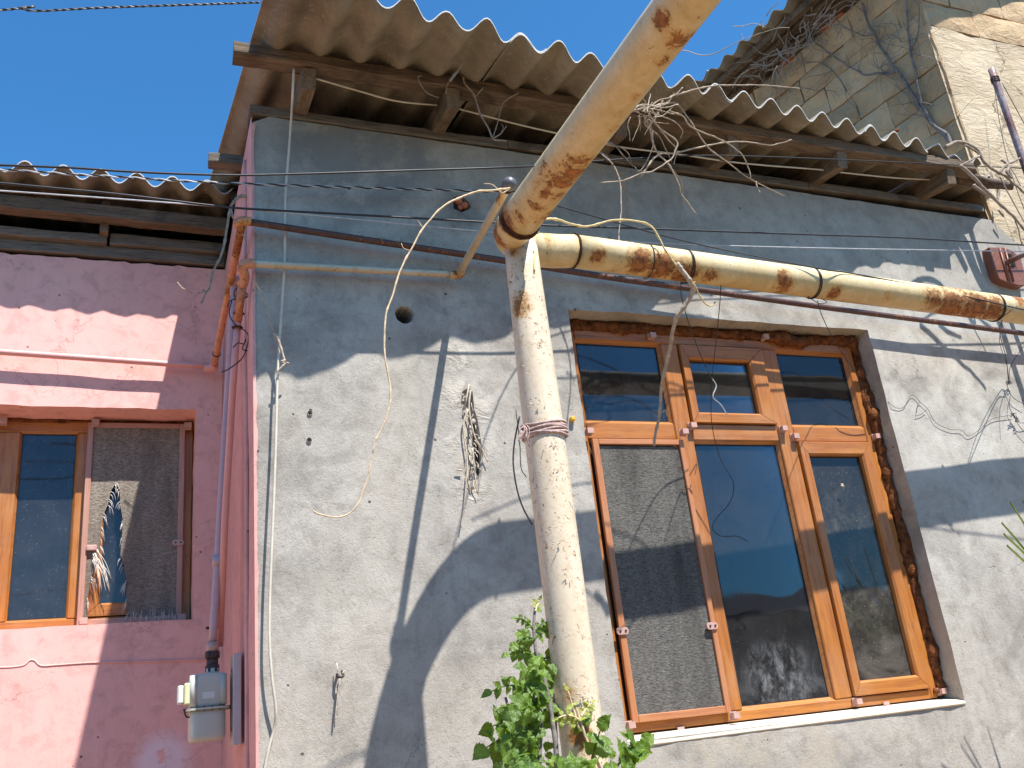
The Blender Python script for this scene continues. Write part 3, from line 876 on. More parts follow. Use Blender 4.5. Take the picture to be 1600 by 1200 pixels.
rail('frame_rail', 2.962, 2.998, B0, B1, FY, yb, Zm, wnd)
rail('frame_rail', 1.5945, 2.9615, B0, 1.500, FY, yb, X, wnd)
rail('frame_rail', 1.5945, 2.9615, 2.964, B1, FY, yb, X, wnd)
rail('mullion', 1.990, 2.069, 1.5005, 2.9635, FY - .002, yb, Zm, wnd)
rail('mullion', 2.492, 2.573, 1.5005, 2.9635, FY - .002, yb, Zm, wnd)
for a, b in ((1.5945, 1.9895), (2.0695, 2.4915), (2.5735, 2.9615)): rail('transom', a, b, 2.540, 2.610, FY + .0005, yb, X, wnd)
mitre('sash_rail', 2.074, 2.489, 2.613, 2.960, (.040, .075, .045, .065), FY - .014, FY + .03, wnd, X, Zm)
mitre('sash_rail', 2.577, 2.957, 1.503, 2.536, (.045, .055, .055, .060), FY - .014, FY + .03, wnd, X, Zm)
PANES = [(1.5945, 1.9895, 2.6105, 2.9635, 'glass'), (2.5735, 2.9615, 2.6105, 2.9635, 'glass'), (1.5945, 1.9895, 1.5005, 2.5395, 'glass'), (2.0695, 2.4915, 1.5005, 2.5395, 'glass_c')]
for x0, x1, z0, z1, gm in PANES:
    bead(x0, x1, z0, z1, FY + .006, FY + .02, wnd, X, Zm)
    box('glass_pane', (x0 + .006, FY + .021, z0 + .006), (x1 - .006, FY + .025, z1 - .006), MAT[gm], wnd)
box('glass_pane', (2.11, FY + .012, 2.655), (2.418, FY + .016, 2.898), MAT['glass'], wnd)
box('glass_pane', (2.62, FY + .012, 1.555), (2.905, FY + .016, 2.479), MAT['glass_r'], wnd)
# drain caps on the bottom rail
for px, py in ((1063, 1138), (1384, 1099)):
    q = at(px, py, FY); box('drain_cap', (q.x - .014, FY - .006, q.z - .006), (q.x + .014, FY + .001, q.z + .006), MAT['clip'], wnd, .001)
# insect screen in front of the lower left light
fys = FY - .022
rail('screen_frame', 1.600, 1.626, 1.496, 2.534, fys, fys + .016, MAT['lam_scr_z'], wnd, .002)
rail('screen_frame', 1.985, 2.006, 1.496, 2.534, fys, fys + .016, MAT['lam_scr_z'], wnd, .002)
rail('screen_frame', 1.6265, 1.9845, 1.496, 1.521, fys, fys + .016, MAT['lam_scr_x'], wnd, .002)
rail('screen_frame', 1.6265, 1.9845, 2.512, 2.534, fys, fys + .016, MAT['lam_scr_x'], wnd, .002)
sv, sf = [], []
for j in range(41):
    for i in range(17):
        x = 1.626 + (1.985 - 1.626) * i / 16; z = 1.52 + (2.507 - 1.52) * j / 40
        k = math.sin(math.pi * i / 16) * math.sin(math.pi * j / 40)
        sv.append((x, fys + .010 + k * (.004 + .008 * mnoise.noise(Vector((x * 5, 1, z * 1.6)))), z))
for j in range(40):
    for i in range(16): a = j * 17 + i; sf.append((a, a + 1, a + 18, a + 17))
mesh('insect_screen', sv, sf, MAT['screen'], wnd, smooth=True)
# screen clips on the frame
def clip(px, py, y, par, kind='l', s=1.0):
    q = at(px, py, y)
    if kind == 'l':
        mb = MB()
        mb.add(*box_vf((q.x - .014 * s, y - .004, q.z - .014 * s), (q.x + .014 * s, y, q.z + .016 * s)))
        mb.add(*box_vf((q.x - .011 * s, y - .026, q.z - .009 * s), (q.x + .015 * s, y - .004, q.z + .012 * s)))
        o = mb.build('screen_clip', MAT['clip'], par)
    else:
        mb = MB()
        ring = []
        for k in range(14):
            a = 2 * math.pi * k / 14; ring.append((math.cos(a) * .012 + (.012 if math.cos(a) > 0 else -.012), math.sin(a) * .013))
        v_ = [(q.x + a, y - .006, q.z + b) for a, b in ring] + [(q.x + a, y + .001, q.z + b) for a, b in ring]
        f_ = [tuple(range(14))] + [(i, i + 14, (i + 1) % 14 + 14, (i + 1) % 14) for i in range(14)]
        mb.add(v_, f_)
        o = mb.build('screen_clip', MAT['clip'], par)
        mb = MB()
        for dx in (-.01, .012): mb.add(*tube([(q.x + dx, y - .009, q.z), (q.x + dx, y - .005, q.z)], .0042, 8))
        mb.build('clip_screw', MAT['iron'], par)
for px, py in ((1016, 527), (1192, 529), (918, 676), (1066, 677), (1079, 667), (1221, 672), (1239, 684), (1366, 684), (982, 1134), (1145, 1119), (1336, 1097), (1468, 1081)):
    clip(px, py, FY - .003 if px not in (918, 1066, 982, 1145) else fys, wnd)
clip(972, 986, fys - .001, wnd, 'r'); clip(1112, 978, fys - .001, wnd, 'r')
# mounting foam between frame and reveal
def foam(pts, r0, seed, par):
    P = catmull([Vector(p) for p in pts], 10)
    rs = [r0 * (.85 + .45 * abs(mnoise.noise(p * 22 + Vector((seed, 0, 0)))) + .5 * mnoise.noise(p * 7 + Vector((0, seed, 0)))) for p in P]
    def rf(i, k): return 1 + .6 * mnoise.noise(P[i] * 48 + Vector((k * 1.1, seed, 0)))
    v_, f_ = tube(P, rs, 12, True, rf)
    mesh('mounting_foam', v_, f_, MAT['foam'], par, smooth=True)
foam([(1.55, FY + .012, 3.024), (1.75, FY + .010, 3.028), (2.0, FY + .012, 3.030), (2.3, FY + .010, 3.030), (2.55, FY + .008, 3.028)], .026, 1, wnd)
foam([(2.53, FY + .006, 3.030), (2.60, FY - .004, 3.020), (2.67, FY - .012, 3.004), (2.72, FY - .010, 3.002), (2.76, FY + .002, 3.018), (2.85, FY + .006, 3.026), (2.95, FY + .006, 3.026), (3.02, FY + .002, 3.020)], .030, 2, wnd)
foam([(3.020, FY + .004, 3.03), (3.020, FY + .004, 2.8), (3.022, FY - .002, 2.6), (3.018, FY + .004, 2.4), (3.022, FY, 2.15), (3.018, FY + .006, 1.9), (3.020, FY + .004, 1.6), (3.022, FY + .004, 1.5)], .027, 3, wnd)
foam([(2.975, FY - .003, 1.492), (2.998, FY - .004, 1.487), (3.02, FY - .002, 1.48)], .012, 4, wnd)
# sill slab, slightly falling to the street
sv, sf = [], []
n = 40
for i in range(n + 1):
    x = WX0 + .002 + (WX1 - WX0 - .004) * i / n
    e = mnoise.noise(Vector((x * 13, 3, 0))) * .004
    zf = 1.430 + .010 * i / n
    for (y, z) in ((FY + .05, 1.463), (.03, 1.450), (-.006 + e, zf + e * .6), (-.006 + e, zf - .007), (.0, zf - .012)):
        sv.append((x, y, z))
for i in range(n):
    for k in range(4): a = i * 5 + k; sf.append((a, a + 5, a + 6, a + 1))
mesh('sill', sv, [q[::-1] for q in sf], MAT['sill'], wnd, smooth=False)

# small fittings left in the plaster
for px, py in ((483, 688), (484, 646)):
    q = at(px, py)
    o = tube_obj('wall_plug', [q + V(0, .02, 0), q + V(0, -.005, 0)], .0085, MAT['white_plastic'], house, seg=12, sm=0, cap=False)
    mb = MB(); mb.add(*tube([q + V(0, .002, 0), q + V(0, -.0056, 0)], .0036, 10)); mb.build('plug_hole', MAT['hole'], house)
q = at(893, 656); box('yellow_plug', (q.x - .009, q.y - .02, q.z - .008), (q.x + .009, .01, q.z + .008), MAT['yellow_bit'], house, .003)
# reed and straw showing in the gouge
for k in range(30):
    t = k / 29
    p = at(735 + rnd.uniform(-6, 10), 625 + t * 140, .016)
    d = V(rnd.uniform(-.02, .02), rnd.uniform(-.028, .002), -rnd.uniform(.01, .06))
    tube_obj('straw', [p, p + d * .5 + V(rnd.uniform(-.006, .006), -.004, 0), p + d], [.0028, .0012], MAT['straw'], house, seg=5, sm=3)
for pts in ([(735, 610), (733, 640), (741, 680), (752, 700), (762, 722)], [(731, 640), (724, 668), (730, 720), (728, 760), (724, 800), (720, 824)], [(738, 700), (742, 740), (746, 772)], [(722, 735), (712, 734)], [(726, 640), (733, 600)]):
    tube_obj('straw', [at(x, y, -.014) for x, y in pts], [.004, .002], MAT['straw'], house, seg=6)
# broken brick in the upper hole
for k, (px, py, s) in enumerate(((715, 313, .018), (727, 320, .017), (718, 324, .012))):
    q = at(px, py, .012)
    v_, f_ = [], []
    bm = bmesh.new(); bmesh.ops.create_icosphere(bm, subdivisions=2, radius=s)
    for vv in bm.verts: vv.co += vv.co.normalized() * mnoise.noise(vv.co * 40 + Vector((k, 0, 0))) * .008; vv.co += q
    v_ = [tuple(vv.co) for vv in bm.verts]; f_ = [tuple(x.index for x in ff.verts) for ff in bm.faces]; bm.free()
    mesh('brick_fragment', v_, f_, MAT['brick_red'], house)
# bits of rough mortar round the gouge and the window head
for k in range(60):
    px, py = rnd.choice([(700, 395), (760, 640), (705, 640), (712, 760), (725, 420), (900, 640), (1120, 1150)])
    q = at(px + rnd.gauss(0, 12), py + rnd.gauss(0, 28), .002)
    if WX0 - .03 < q.x < WX1 + .03 and WZ0 < q.z < WZ1: continue
    s = rnd.uniform(.003, .010)
    bm = bmesh.new(); bmesh.ops.create_icosphere(bm, subdivisions=1, radius=s)
    for vv in bm.verts: vv.co.y *= .5; vv.co.z *= rnd.uniform(.7, 1.3); vv.co += q
    v_ = [tuple(vv.co) for vv in bm.verts]; f_ = [tuple(x.index for x in ff.verts) for ff in bm.faces]; bm.free()
    mesh('mortar_crumb', v_, f_, MAT['plaster'], house)

# ------------------------------------------------------------------ the pink house
PY = 1.2
pink = thing('pink_house', 'pink painted house set back at the left with low corrugated eave', 'house', (-1.5, PY, 0))
PW = dense([(-.95, 2.095), (.205, 2.095), (.205, 3.028), (-.95, 3.028)], .06)
PW = [(x + (mnoise.noise(Vector((z * 11, 2, 2))) * .005 if abs(x - .205) < .01 else 0), z + (mnoise.noise(Vector((x * 8, 2, 8))) * .009 if abs(z - 3.028) < .01 else mnoise.noise(Vector((x * 8, 2, 5))) * .004)) for x, z in PW]
po = [(-4, 0), (XC - .001, 0), (XC - .001, 3.757)] + [(x, z) for x, z in ragged((XC - .03, 3.757), (-2.2, 3.757), 70, .012, 8)] + [(-4, 3.757)]
P2, T2, L2 = sheet_cdt(po, [PW], .055)
vs = [(x, PY + rough(x, z, .005, 7.7), z) for x, z in P2]
fs = [t if (P2[t[1]][0] - P2[t[0]][0]) * (P2[t[2]][1] - P2[t[0]][1]) - (P2[t[1]][1] - P2[t[0]][1]) * (P2[t[2]][0] - P2[t[0]][0]) > 0 else t[::-1] for t in T2]
recess(L2[0], .20, close=False, rings=3)
mesh('front_wall', vs, fs, MAT['pink'], pink)
box('back_wall', (-4, 4.6, 0), (XC - .02, 4.7, 4.9), MAT['pink'], pink)
box('end_wall', (-4.1, PY, 0), (-4.0, 4.7, 4.3), MAT['pink'], pink)
box('room_wall', (-4, 3.2, 0.05), (XC - .02, 3.3, 3.7), MAT['curtain'], pink)
box('ceiling', (-4, PY + .01, 3.70), (XC - .012, 4.6, 3.735), MAT['dark'], pink)
curtain(-.75, .15, PY + .45, 2.0, 3.2, 12, pink)
# cable painted over on the wall, and a bird dropping on the right pane of the other window
tube_obj('painted_cable', [at(x, y, PY - .003) for x, y in ((-200, 1052), (-60, 1044), (0, 1043), (22, 1042), (38, 1039), (46, 1032), (54, 1032), (64, 1040), (90, 1039), (150, 1035), (210, 1034), (330, 1030))], .0035, MAT['pink'], pink, seg=6)
for k in range(9):
    p = at(1316, 758, FY - .016); a = k * .7
    tube_obj('dried_splash', [p, p + V(math.cos(a) * rnd.uniform(.006, .013), -.001, math.sin(a) * rnd.uniform(.006, .011))], [.0026, .001], MAT['stem'], wnd, seg=5, sm=0)
# timbers over the wall
beam('wall_plate', (-1.9, PY + .03, 3.80), (.325, PY + .03, 3.80), .09, .055, MAT['wood_grey'], pink, n=30, wob=.005, seed=11)
beam('wall_plate', (-2.2, PY + .0, 3.853), (-.205, PY + .0, 3.846), .10, .042, MAT['wood_grey'], pink, n=20, wob=.006, seed=12)
beam('wall_plate', (-.19, PY + .01, 3.857), (.325, PY + .01, 3.854), .10, .056, MAT['wood_grey'], pink, n=20, wob=.006, seed=13)
beam('purlin', (-2.5, 1.085, 3.972), (.325, 1.085, 3.925), .07, .066, MAT['wood_x'], pink, n=50, wob=.006, seed=14)
beam('rafter', (-.215, 4.2, 4.35), (-.215, 1.12, 3.98), .036, .09, MAT['wood_y'], pink, n=20, seed=15)
box('rafter_block', (-.233, 1.11, 3.86), (-.197, 1.16, 3.99), MAT['wood_y'], pink)
for x in (-1.5, -.9): beam('rafter', (x, 4.2, 4.35), (x, 1.07, 3.97), .04, .09, MAT['wood_y'], pink, n=12, seed=x)
PYE = .925
PC = at(40, 252, PYE).x; PZ0 = at(40, 252, PYE).z - PYE * TS
for k, (a, b) in enumerate(((PC + .152 * -14.9, PC - .152 * 8 + .1), (PC - .152 * 8 - .05, PC - .152 * 2 + .1), (PC - .152 * 2 - .05, PC + .152 * 5.75))):
    sheet('roof_sheet', a, PYE, b, PYE - .003, 2.6, PZ0 - .007 * k, TS, MAT['sheet'], pink, phase=PC, zoff=(.0075, 0, .0075)[k], seed=40 + k)
    sheet('roof_sheet', a, 2.45, b, 2.45, 4.7, PZ0 - .007 * k, TS, MAT['sheet'], pink, phase=PC, zoff=.018 + (.0075, 0, .0075)[k], seed=50 + k)
# window: fixed light and a screened light
PF = PY + .17
wp = node('window', pink)
rail('frame_rail', .155, .203, 2.10, 3.02, PF, PF + .05, Zm, wp)
rail('frame_rail', -.95, .1545, 2.10, 2.148, PF, PF + .05, X, wp)
rail('frame_rail', -.95, .1545, 2.968, 3.022, PF, PF + .05, X, wp)
rail('mullion', -.286, -.222, 2.1485, 2.9675, PF - .001, PF + .05, Zm, wp)
rail('mullion', -.60, -.515, 2.1485, 2.9675, PF - .001, PF + .05, Zm, wp)
rail('mullion', -.95, -.90, 2.1485, 2.9675, PF - .001, PF + .05, Zm, wp)
for x0, x1 in ((-.5145, -.2865), (-.8995, -.6005)):
    bead(x0, x1, 2.1485, 2.9675, PF + .004, PF + .012, wp, X, Zm, .006)
    box('glass_pane', (x0 + .003, PF + .013, 2.151), (x1 - .003, PF + .017, 2.965), MAT['glass_p'], wp)
mitre('sash_rail', -.219, .152, 2.151, 2.965, (.055, .055, .055, .055), PF - .004, PF + .04, wp, X, Zm)
box('glass_pane', (-.17, PF + .02, 2.20), (.10, PF + .024, 2.915), MAT['glass_p'], wp)
sy = PF - .03
rail('screen_frame', -.246, -.222, 2.112, 3.008, sy, sy + .015, MAT['scr_pink_z'], wp, .002)
rail('screen_frame', .143, .166, 2.112, 3.008, sy, sy + .015, MAT['scr_pink_z'], wp, .002)
rail('screen_frame', -.2215, .1425, 2.112, 2.136, sy, sy + .015, MAT['scr_pink_x'], wp, .002)
rail('screen_frame', -.2215, .1425, 2.986, 3.008, sy, sy + .015, MAT['scr_pink_x'], wp, .002)
so_ = dense([(-.222, 2.136), (.143, 2.136), (.143, 2.986), (-.222, 2.986)], .03)
tp = [(180, 757), (187, 764), (188, 790), (192, 815), (190, 845), (188, 868), (193, 880), (197, 910), (198, 940), (200, 958), (199, 967), (137, 970), (136, 940), (142, 905), (152, 880), (157, 850), (158, 830), (162, 805), (170, 785), (173, 768)]
tear = [(q.x, q.z) for q in (at(x, y, sy + .01) for x, y in tp)]
tear = [(max(x, -.2215), max(z, 2.139)) for x, z in tear][::-1]
P2, T2, L2 = sheet_cdt(so_, [tear], .022)
cv = []
for x, z in P2:
    k = math.sin(math.pi * (x + .222) / .365) * math.sin(math.pi * (z - 2.136) / .85)
    cv.append((x, sy + .008 - .006 * k + .006 * k * mnoise.noise(Vector((x * 9, 3, z * 6))), z))
mesh('screen_cloth', cv, T2, MAT['cloth'], wp, smooth=True)
# frayed threads along the tear
tl = [(x, z) for x, z in tear if z > 2.145]
for k in range(80):
    x, z = tl[rnd.randrange(len(tl))]
    left = x < -.12
    L = rnd.uniform(.015, .05)
    sx = rnd.uniform(.2, 1.0) * (1 if left else -1) * L * .6
    p = Vector((x, sy + .004, z + rnd.uniform(-.02, .02)))
    tube_obj('thread', [p, p + V(sx * .6, -.006, -L * .3), p + V(sx, -.004, -L)], [.0011, .0006], MAT['thread'], wp, seg=4, sm=3)
for k in range(16):                                        # the tuft
    p = at(150 + rnd.uniform(-6, 4), 865 + rnd.uniform(-8, 14), sy - .004)
    e = at(155 + rnd.uniform(-10, 20), 900 + rnd.uniform(-10, 26), sy - .02)
    tube_obj('thread', [p, (p + e) / 2 + V(.006, -.004, .006), e], [.0014, .0007], MAT['thread'], wp, seg=4, sm=4)
for k in range(40):
    p = at(205 + rnd.uniform(0, 70), 958 + rnd.uniform(-6, 6), sy - .002)
    tube_obj('thread', [p, p + V(rnd.uniform(-.004, .004), -.002, -.02), p + V(rnd.uniform(-.006, .006), -.004, -.035)], [.0009, .0005], MAT['thread'], wp, seg=4, sm=2)
for px, py in ((149, 662), (293, 667), (5, 660), (130, 972), (283, 966)): clip(px, py, sy, wp, s=1.15)
clip(278, 848, sy - .001, wp, 'r')
q = at(143, 856, sy - .004); box('screen_clip', (q.x - .02, sy - .012, q.z - .012), (q.x + .022, sy, q.z + .012), MAT['clip'], wp, .003)
foam([(-.9, PF + .0, 3.022), (-.5, PF, 3.024), (-.2, PF, 3.022), (.18, PF, 3.02)], .010, 7, wp)

# ------------------------------------------------------------------ the stone house at the right
A10 = R(10)
su = Vector((-math.sin(A10), math.cos(A10), 0)); sn = Vector((-math.cos(A10), -math.sin(A10), 0))   # along wall, outward
SC = Vector((4.052, -.004, 0))
stone = thing('stone_house', 'tall rough limestone house at the right with a dead vine on its wall', 'house', (4.052, 0, 0))
# left wall backing (mortar) and its blocks
def wall_pt(s_, z, d=0): return SC + su * s_ + sn * d + Vector((0, 0, z))
sv, sf = [], []
for j in range(30):
    for i in range(26):
        s_ = 4.5 * i / 25; z = 5.50 * j / 29
        sv.append(wall_pt(s_, z, -.028 + (0 if i == 0 else mnoise.noise(Vector((s_ * 5, z * 5, 1))) * .008)))
for j in range(29):
    for i in range(25): a = j * 26 + i; sf.append((a, a + 26, a + 27, a + 1))
mesh('side_wall', sv, sf, MAT['mortar'], stone, smooth=True)
def stone_block(par, P, s0, s1, z0, z1, d, th, seed, name='stone_block', res=4, rg=1.0):
    """rough faced block; P(s, z, out) gives a world point"""
    vs_, fs_ = [], []
    n = res
    for j in range(n + 1):
        for i in range(n + 1):
            a, b = i / n, j / n
            e = min(a, 1 - a, b, 1 - b)
            s_ = s0 + (s1 - s0) * a; z = z0 + (z1 - z0) * b
            ds = mnoise.noise(Vector((s_ * 8, z * 8, seed))) * .012; dz = mnoise.noise(Vector((s_ * 8, z * 8, seed + 7))) * .010
            dd = d + th * (0 if e == 0 else 1) * (.8 if e < .3 else 1) + (mnoise.noise(Vector((s_ * 7, z * 9, seed + 3))) * .016 + mnoise.noise(Vector((s_ * 3, z * 3, 2))) * .012) * rg
            vs_.append(P(s_ + ds * (1 if e > 0 else .8), z + dz, dd))
    for j in range(n):
        for i in range(n): a = j * (n + 1) + i; fs_.append((a, a + n + 1, a + n + 2, a + 1))
    # skirt
    ring = [i for i in range(n + 1)] + [j * (n + 1) + n for j in range(1, n + 1)] + [n * (n + 1) + i for i in range(n - 1, -1, -1)] + [j * (n + 1) for j in range(n - 1, 0, -1)]
    m0 = len(vs_)
    for r_ in ring:
        i, j = r_ % (n + 1), r_ // (n + 1)
        vs_.append(P(s0 + (s1 - s0) * i / n, z0 + (z1 - z0) * j / n, -.03))
    k = len(ring)
    for i in range(k): fs_.append((ring[i], ring[(i + 1) % k], m0 + (i + 1) % k, m0 + i))
    return mesh(name, vs_, fs_, MAT['stone'], par, smooth=False)
zr = 5.49; row = 0
while zr > 3.75:
    z0 = zr - .182
    s_ = -.0 if row % 2 else -.0
    first = True
    while s_ < 2.3:
        w = (.20 if (row % 2 and first) else .385) * rnd.uniform(.8, 1.2)
        low = s_ < .75 - (zr - 4.6) * .35
        gap = (.001 + rnd.uniform(0, .002)) if low else (.006 + rnd.uniform(0, .012))
        stone_block(stone, wall_pt, s_ + gap * (0 if first else .5), s_ + w - gap * .5, z0 + gap * .5, zr - gap * .5, -.015, rnd.uniform(.004, .024) if not low else .012, row * 7.1 + s_ * 3.3)
        s_ += w; first = False
    zr -= .184; row += 1
# front wall: rendered below, bare blocks above
sv, sf = [], []
nx_, nz_ = 60, 90
for j in range(nz_ + 1):
    for i in range(nx_ + 1):
        x = SC.x + 2.6 * i / nx_; z = 5.02 * j / nz_
        e = 0 if i == 0 else 1
        d = mnoise.noise(Vector((x * 2.5, 1, z * 2.5))) * .012 + mnoise.noise(Vector((x * 9, 2, z * 12))) * .009
        if i == 0: x += mnoise.noise(Vector((z * 16, 0, 5))) * .008
        sv.append((x, .012 + d * e, z))
for j in range(nz_):
    for i in range(nx_): a = j * (nx_ + 1) + i; sf.append((a, a + 1, a + nx_ + 2, a + nx_ + 1))
mesh('front_wall', sv, sf, MAT['stone_front'], stone, smooth=True)
box('front_backing', (SC.x + .02, .03, 4.95), (SC.x + 2.6, .06, 5.50), MAT['mortar'], stone)
def front_pt(x, z, d=0): return Vector((SC.x + x, .012 - d, z))
z0 = 5.025; row = 0
while z0 < 5.45:
    x = 0; first = True
    while x < 2.3:
        w = (.42 if row % 2 == 0 else .26 if first else .42) * rnd.uniform(.95, 1.05)
        stone_block(stone, front_pt, x + .004, x + w - .006, z0 + .004, z0 + .182, .0, .010, 50 + row * 5 + x, rg=.45)
        x += w; first = False
    z0 += .188; row += 1
box('far_wall', (6.6, 0.02, 0), (6.7, 4.6, 5.5), MAT['mortar'], stone)
box('back_wall', (3.4, 4.6, 0), (6.7, 4.7, 5.5), MAT['mortar'], stone)
# its roof: sheets with the waves across the side wall, edge over the wall; boards beneath
def along(s_, out, z): return SC + su * s_ + sn * out + Vector((0, 0, z))
def cross_sheet(s0, s1, out0, seed, zo):
    pitch = .15; n = int((s1 - s0) / pitch * 10); vs_, fs_ = [], []
    ny_ = 8
    for t_ in (0, .006):
        for j in range(ny_ + 1):
            for i in range(n + 1):
                s_ = s0 + (s1 - s0) * i / n
                o_ = out0 - 2.2 * j / ny_ + mnoise.noise(Vector((s_ * 20, seed, 0))) * .005
                z = 5.615 + (out0 - o_) * .12 + .025 * math.cos(2 * math.pi * s_ / pitch) + t_ + zo
                vs_.append(along(s_, o_, z))
    W = n + 1; N = W * (ny_ + 1)
    for j in range(ny_):
        for i in range(n):
            a = j * W + i
            fs_.append((a, a + W, a + W + 1, a + 1)); fs_.append((a + N, a + 1 + N, a + W + 1 + N, a + W + N))
    ne = len(fs_)
    for i in range(n): fs_.append((i, i + 1, i + 1 + N, i + N))
    for j in range(ny_): a = j * W; fs_.append((a + W, a, a + N, a + W + N)); a += n; fs_.append((a, a + W, a + W + N, a + N))
    o = mesh('roof_sheet', vs_, fs_, MAT['sheet'], stone, smooth=True)
    o.data.materials.append(MAT['sheet_edge'])
    for k in range(ne, len(fs_)): o.data.polygons[k].material_index = 1; o.data.polygons[k].use_smooth = False
cross_sheet(-.34, .62, .29, 1, 0); cross_sheet(.57, 1.42, .29, 2, -.008); cross_sheet(1.37, 2.5, .30, 3, 0)
for k, (o_, z, w, h) in enumerate(((.19, 5.565, .05, .05), (.12, 5.55, .05, .06), (.04, 5.535, .06, .07), (-.05, 5.53, .08, .06))):
    beam('eave_board', along(-.28, o_, z), along(2.4, o_, z), w, h, MAT['wood_x'], stone, n=24, wob=.006, seed=60 + k)
for k in range(5):
    s_ = .05 + k * .42
    stone_block(stone, wall_pt, s_, s_ + rnd.uniform(.10, .22), 5.488, 5.52, .0, .012, 80 + k, name='brick_fragment').data.materials[0] = MAT['brick_red']
#@@PART3

# ------------------------------------------------------------------ gas pipeline: run along the house, elbow, run over the street, post
pl = thing('gas_pipeline', 'thick yellow rust-stained gas pipe with elbow, cream support post and run over the street', 'pipe', (1.08, -.66, 0))
RB = .058
hx = [at(900, 393, -.482), at(1100, 418, -.45), at(1450, 466, -.39), at(1580, 484, -.367)]
hdir = (hx[3] - hx[0]).normalized()
hA = hx[0]; hB = hx[0] + hdir * 5.2
dA = at(812, 344, -.79); dB = at(1072, 0, -1.72)
ddir = (dB - dA).normalized()
# elbow: quarter bend from the run to the overhead pipe
eH = hA + hdir * (1.34 - hA.x)
eD = dA
ctl = eD - ddir * ((eH.y - eD.y) / -ddir.y) ; ctl.z = (ctl.z + eH.z) / 2
E_ = []
for i in range(15):
    t = i / 14
    kk = .5523; q1 = eH + (ctl - eH) * kk; q2 = eD + (ctl - eD) * kk
    E_.append(eH * (1 - t) ** 3 + q1 * 3 * t * (1 - t) ** 2 + q2 * 3 * t * t * (1 - t) + eD * t ** 3)
def ridge(i, k): return 1.0
def pipe(name, pts, r, mat, par, seg=32, lumps=0.0, label=None):
    P = [Vector(p) for p in pts]
    v_, f_ = tube(P, r, seg, True, (lambda i, k: 1 + lumps * mnoise.noise(Vector((i * .35, k * .5, r * 30)))) if lumps else None)
    return mesh(name, v_, f_, mat, par, smooth=True, label=label)
def seq(a, b, n): return [a + (b - a) * i / n for i in range(n + 1)]
pipe('horizontal_pipe', seq(eH, hB, 30), RB, MAT['pipe_y'], pl, lumps=.006)
pipe('elbow', E_, RB * .995, MAT['pipe_y'], pl, lumps=.006)
pipe('overhead_pipe', seq(eD, dB, 10) + seq(dB, eD + ddir * 7.5, 12)[1:], RB * 1.02, MAT['pipe_y'], pl, lumps=.006)
def ring_weld(c, d, r, par, w=.006, name='weld_seam', mat=None):
    d = Vector(d).normalized(); u_ = d.orthogonal().normalized(); w_ = d.cross(u_)
    P = [Vector(c) + (u_ * math.cos(a) + w_ * math.sin(a)) * r for a in [2 * math.pi * i / 36 for i in range(37)]]
    v_, f_ = tube(P, w, 6, False, lambda i, k: 1 + .4 * mnoise.noise(Vector((i * .9, k, 1))))
    return mesh(name, v_, f_, mat or MAT['weld'], par, smooth=True)
ring_weld(eD, ddir, RB * 1.0, pl, .008)
ring_weld(eD + ddir * .012, ddir, RB * 1.012, pl, .004)
ring_weld(eH, hdir, RB, pl, .005)
for px in (1075, 1330):
    pass
# post with a flattened, fish-mouthed head welded under the elbow
PXY = (at(812, 385, -.66).x + .004, -.66)
ptop = Vector((PXY[0] - .003, -.665, 2.90)); pbot = Vector((PXY[0] + .012, -.655, -.2))
Pp = seq(ptop, pbot, 40)
v_, f_ = [], []
seg = 32
for i, c in enumerate(Pp):
    t = i / 40
    fl = max(0, 1 - t / .16)                          # flattening towards the head
    for k in range(seg):
        a = 2 * math.pi * k / seg
        rx = RB * (1.0 - .08 * fl); ry = RB * (1 - .30 * fl)
        r_ = 1 + .007 * mnoise.noise(Vector((i * .5, k * .4, 3)))
        x, y = math.cos(a) * rx * r_, math.sin(a) * ry * r_
        z = c.z
        if i == 0: z += .035 * (1 - (math.cos(a)) ** 2) * (1 if y < 0 else .6) - .0
        v_.append((c.x + x, c.y + y, z))
for i in range(40):
    for k in range(seg): a, b = i * seg + k, i * seg + (k + 1) % seg; f_.append((a, a + seg, b + seg, b))
f_.append(tuple(range(seg)))
mesh('support_post', v_, f_, MAT['pipe_post'], pl, smooth=True)
# wire ties twisted round the run
def hpt(x): return hA + hdir * ((x - hA.x) / hdir.x)
def tie(x, par, tails, r=.0022, n=2):
    c = hpt(x)
    P = []
    for i in range(26 * n + 1):
        a = 2 * math.pi * i / 26
        P.append(c + hdir * (.004 * i / 26 + .003 * math.sin(a * 1.3)) + Vector((0, math.cos(a), math.sin(a))) * (RB + .003))
    v1, f1 = tube(P, r, 5)
    mb = MB().add(v1, f1)
    for tl_ in tails:
        mb.add(*tube(catmull([at(px, py, y) for px, py, y in tl_], 6), r * .8, 5))
    mb.build('wire_tie', MAT['wire_k'], par, smooth=True)
xa = lambda px, py, y=-.46: at(px, py, y).x
tie(xa(1070, 415), pl, [[(1063, 443, -.43), (1078, 441, -.47), (1066, 437, -.48)], [(1064, 441, -.46), (1066, 470, -.40), (1085, 530, -.2), (1110, 590, -.1), (1119, 600, -.06), (1117, 615, -.06)]])
tie(xa(1276, 442), pl, [[(1262, 463, -.42), (1280, 474, -.46), (1292, 472, -.46), (1283, 466, -.46)], [(1277, 470, -.44), (1285, 495, -.3), (1305, 535, -.06), (1335, 580, -.03), (1350, 610, .0), (1362, 640, .04)]], n=2)
tie(xa(1582, 482), pl, [[(1560, 500, -.4), (1590, 478, -.45)], [(1566, 500, -.4), (1562, 520, -.3), (1572, 560, -.1), (1576, 600, -.03)]], n=2)
tie(xa(1008, 407), pl, [], .0016, 1)
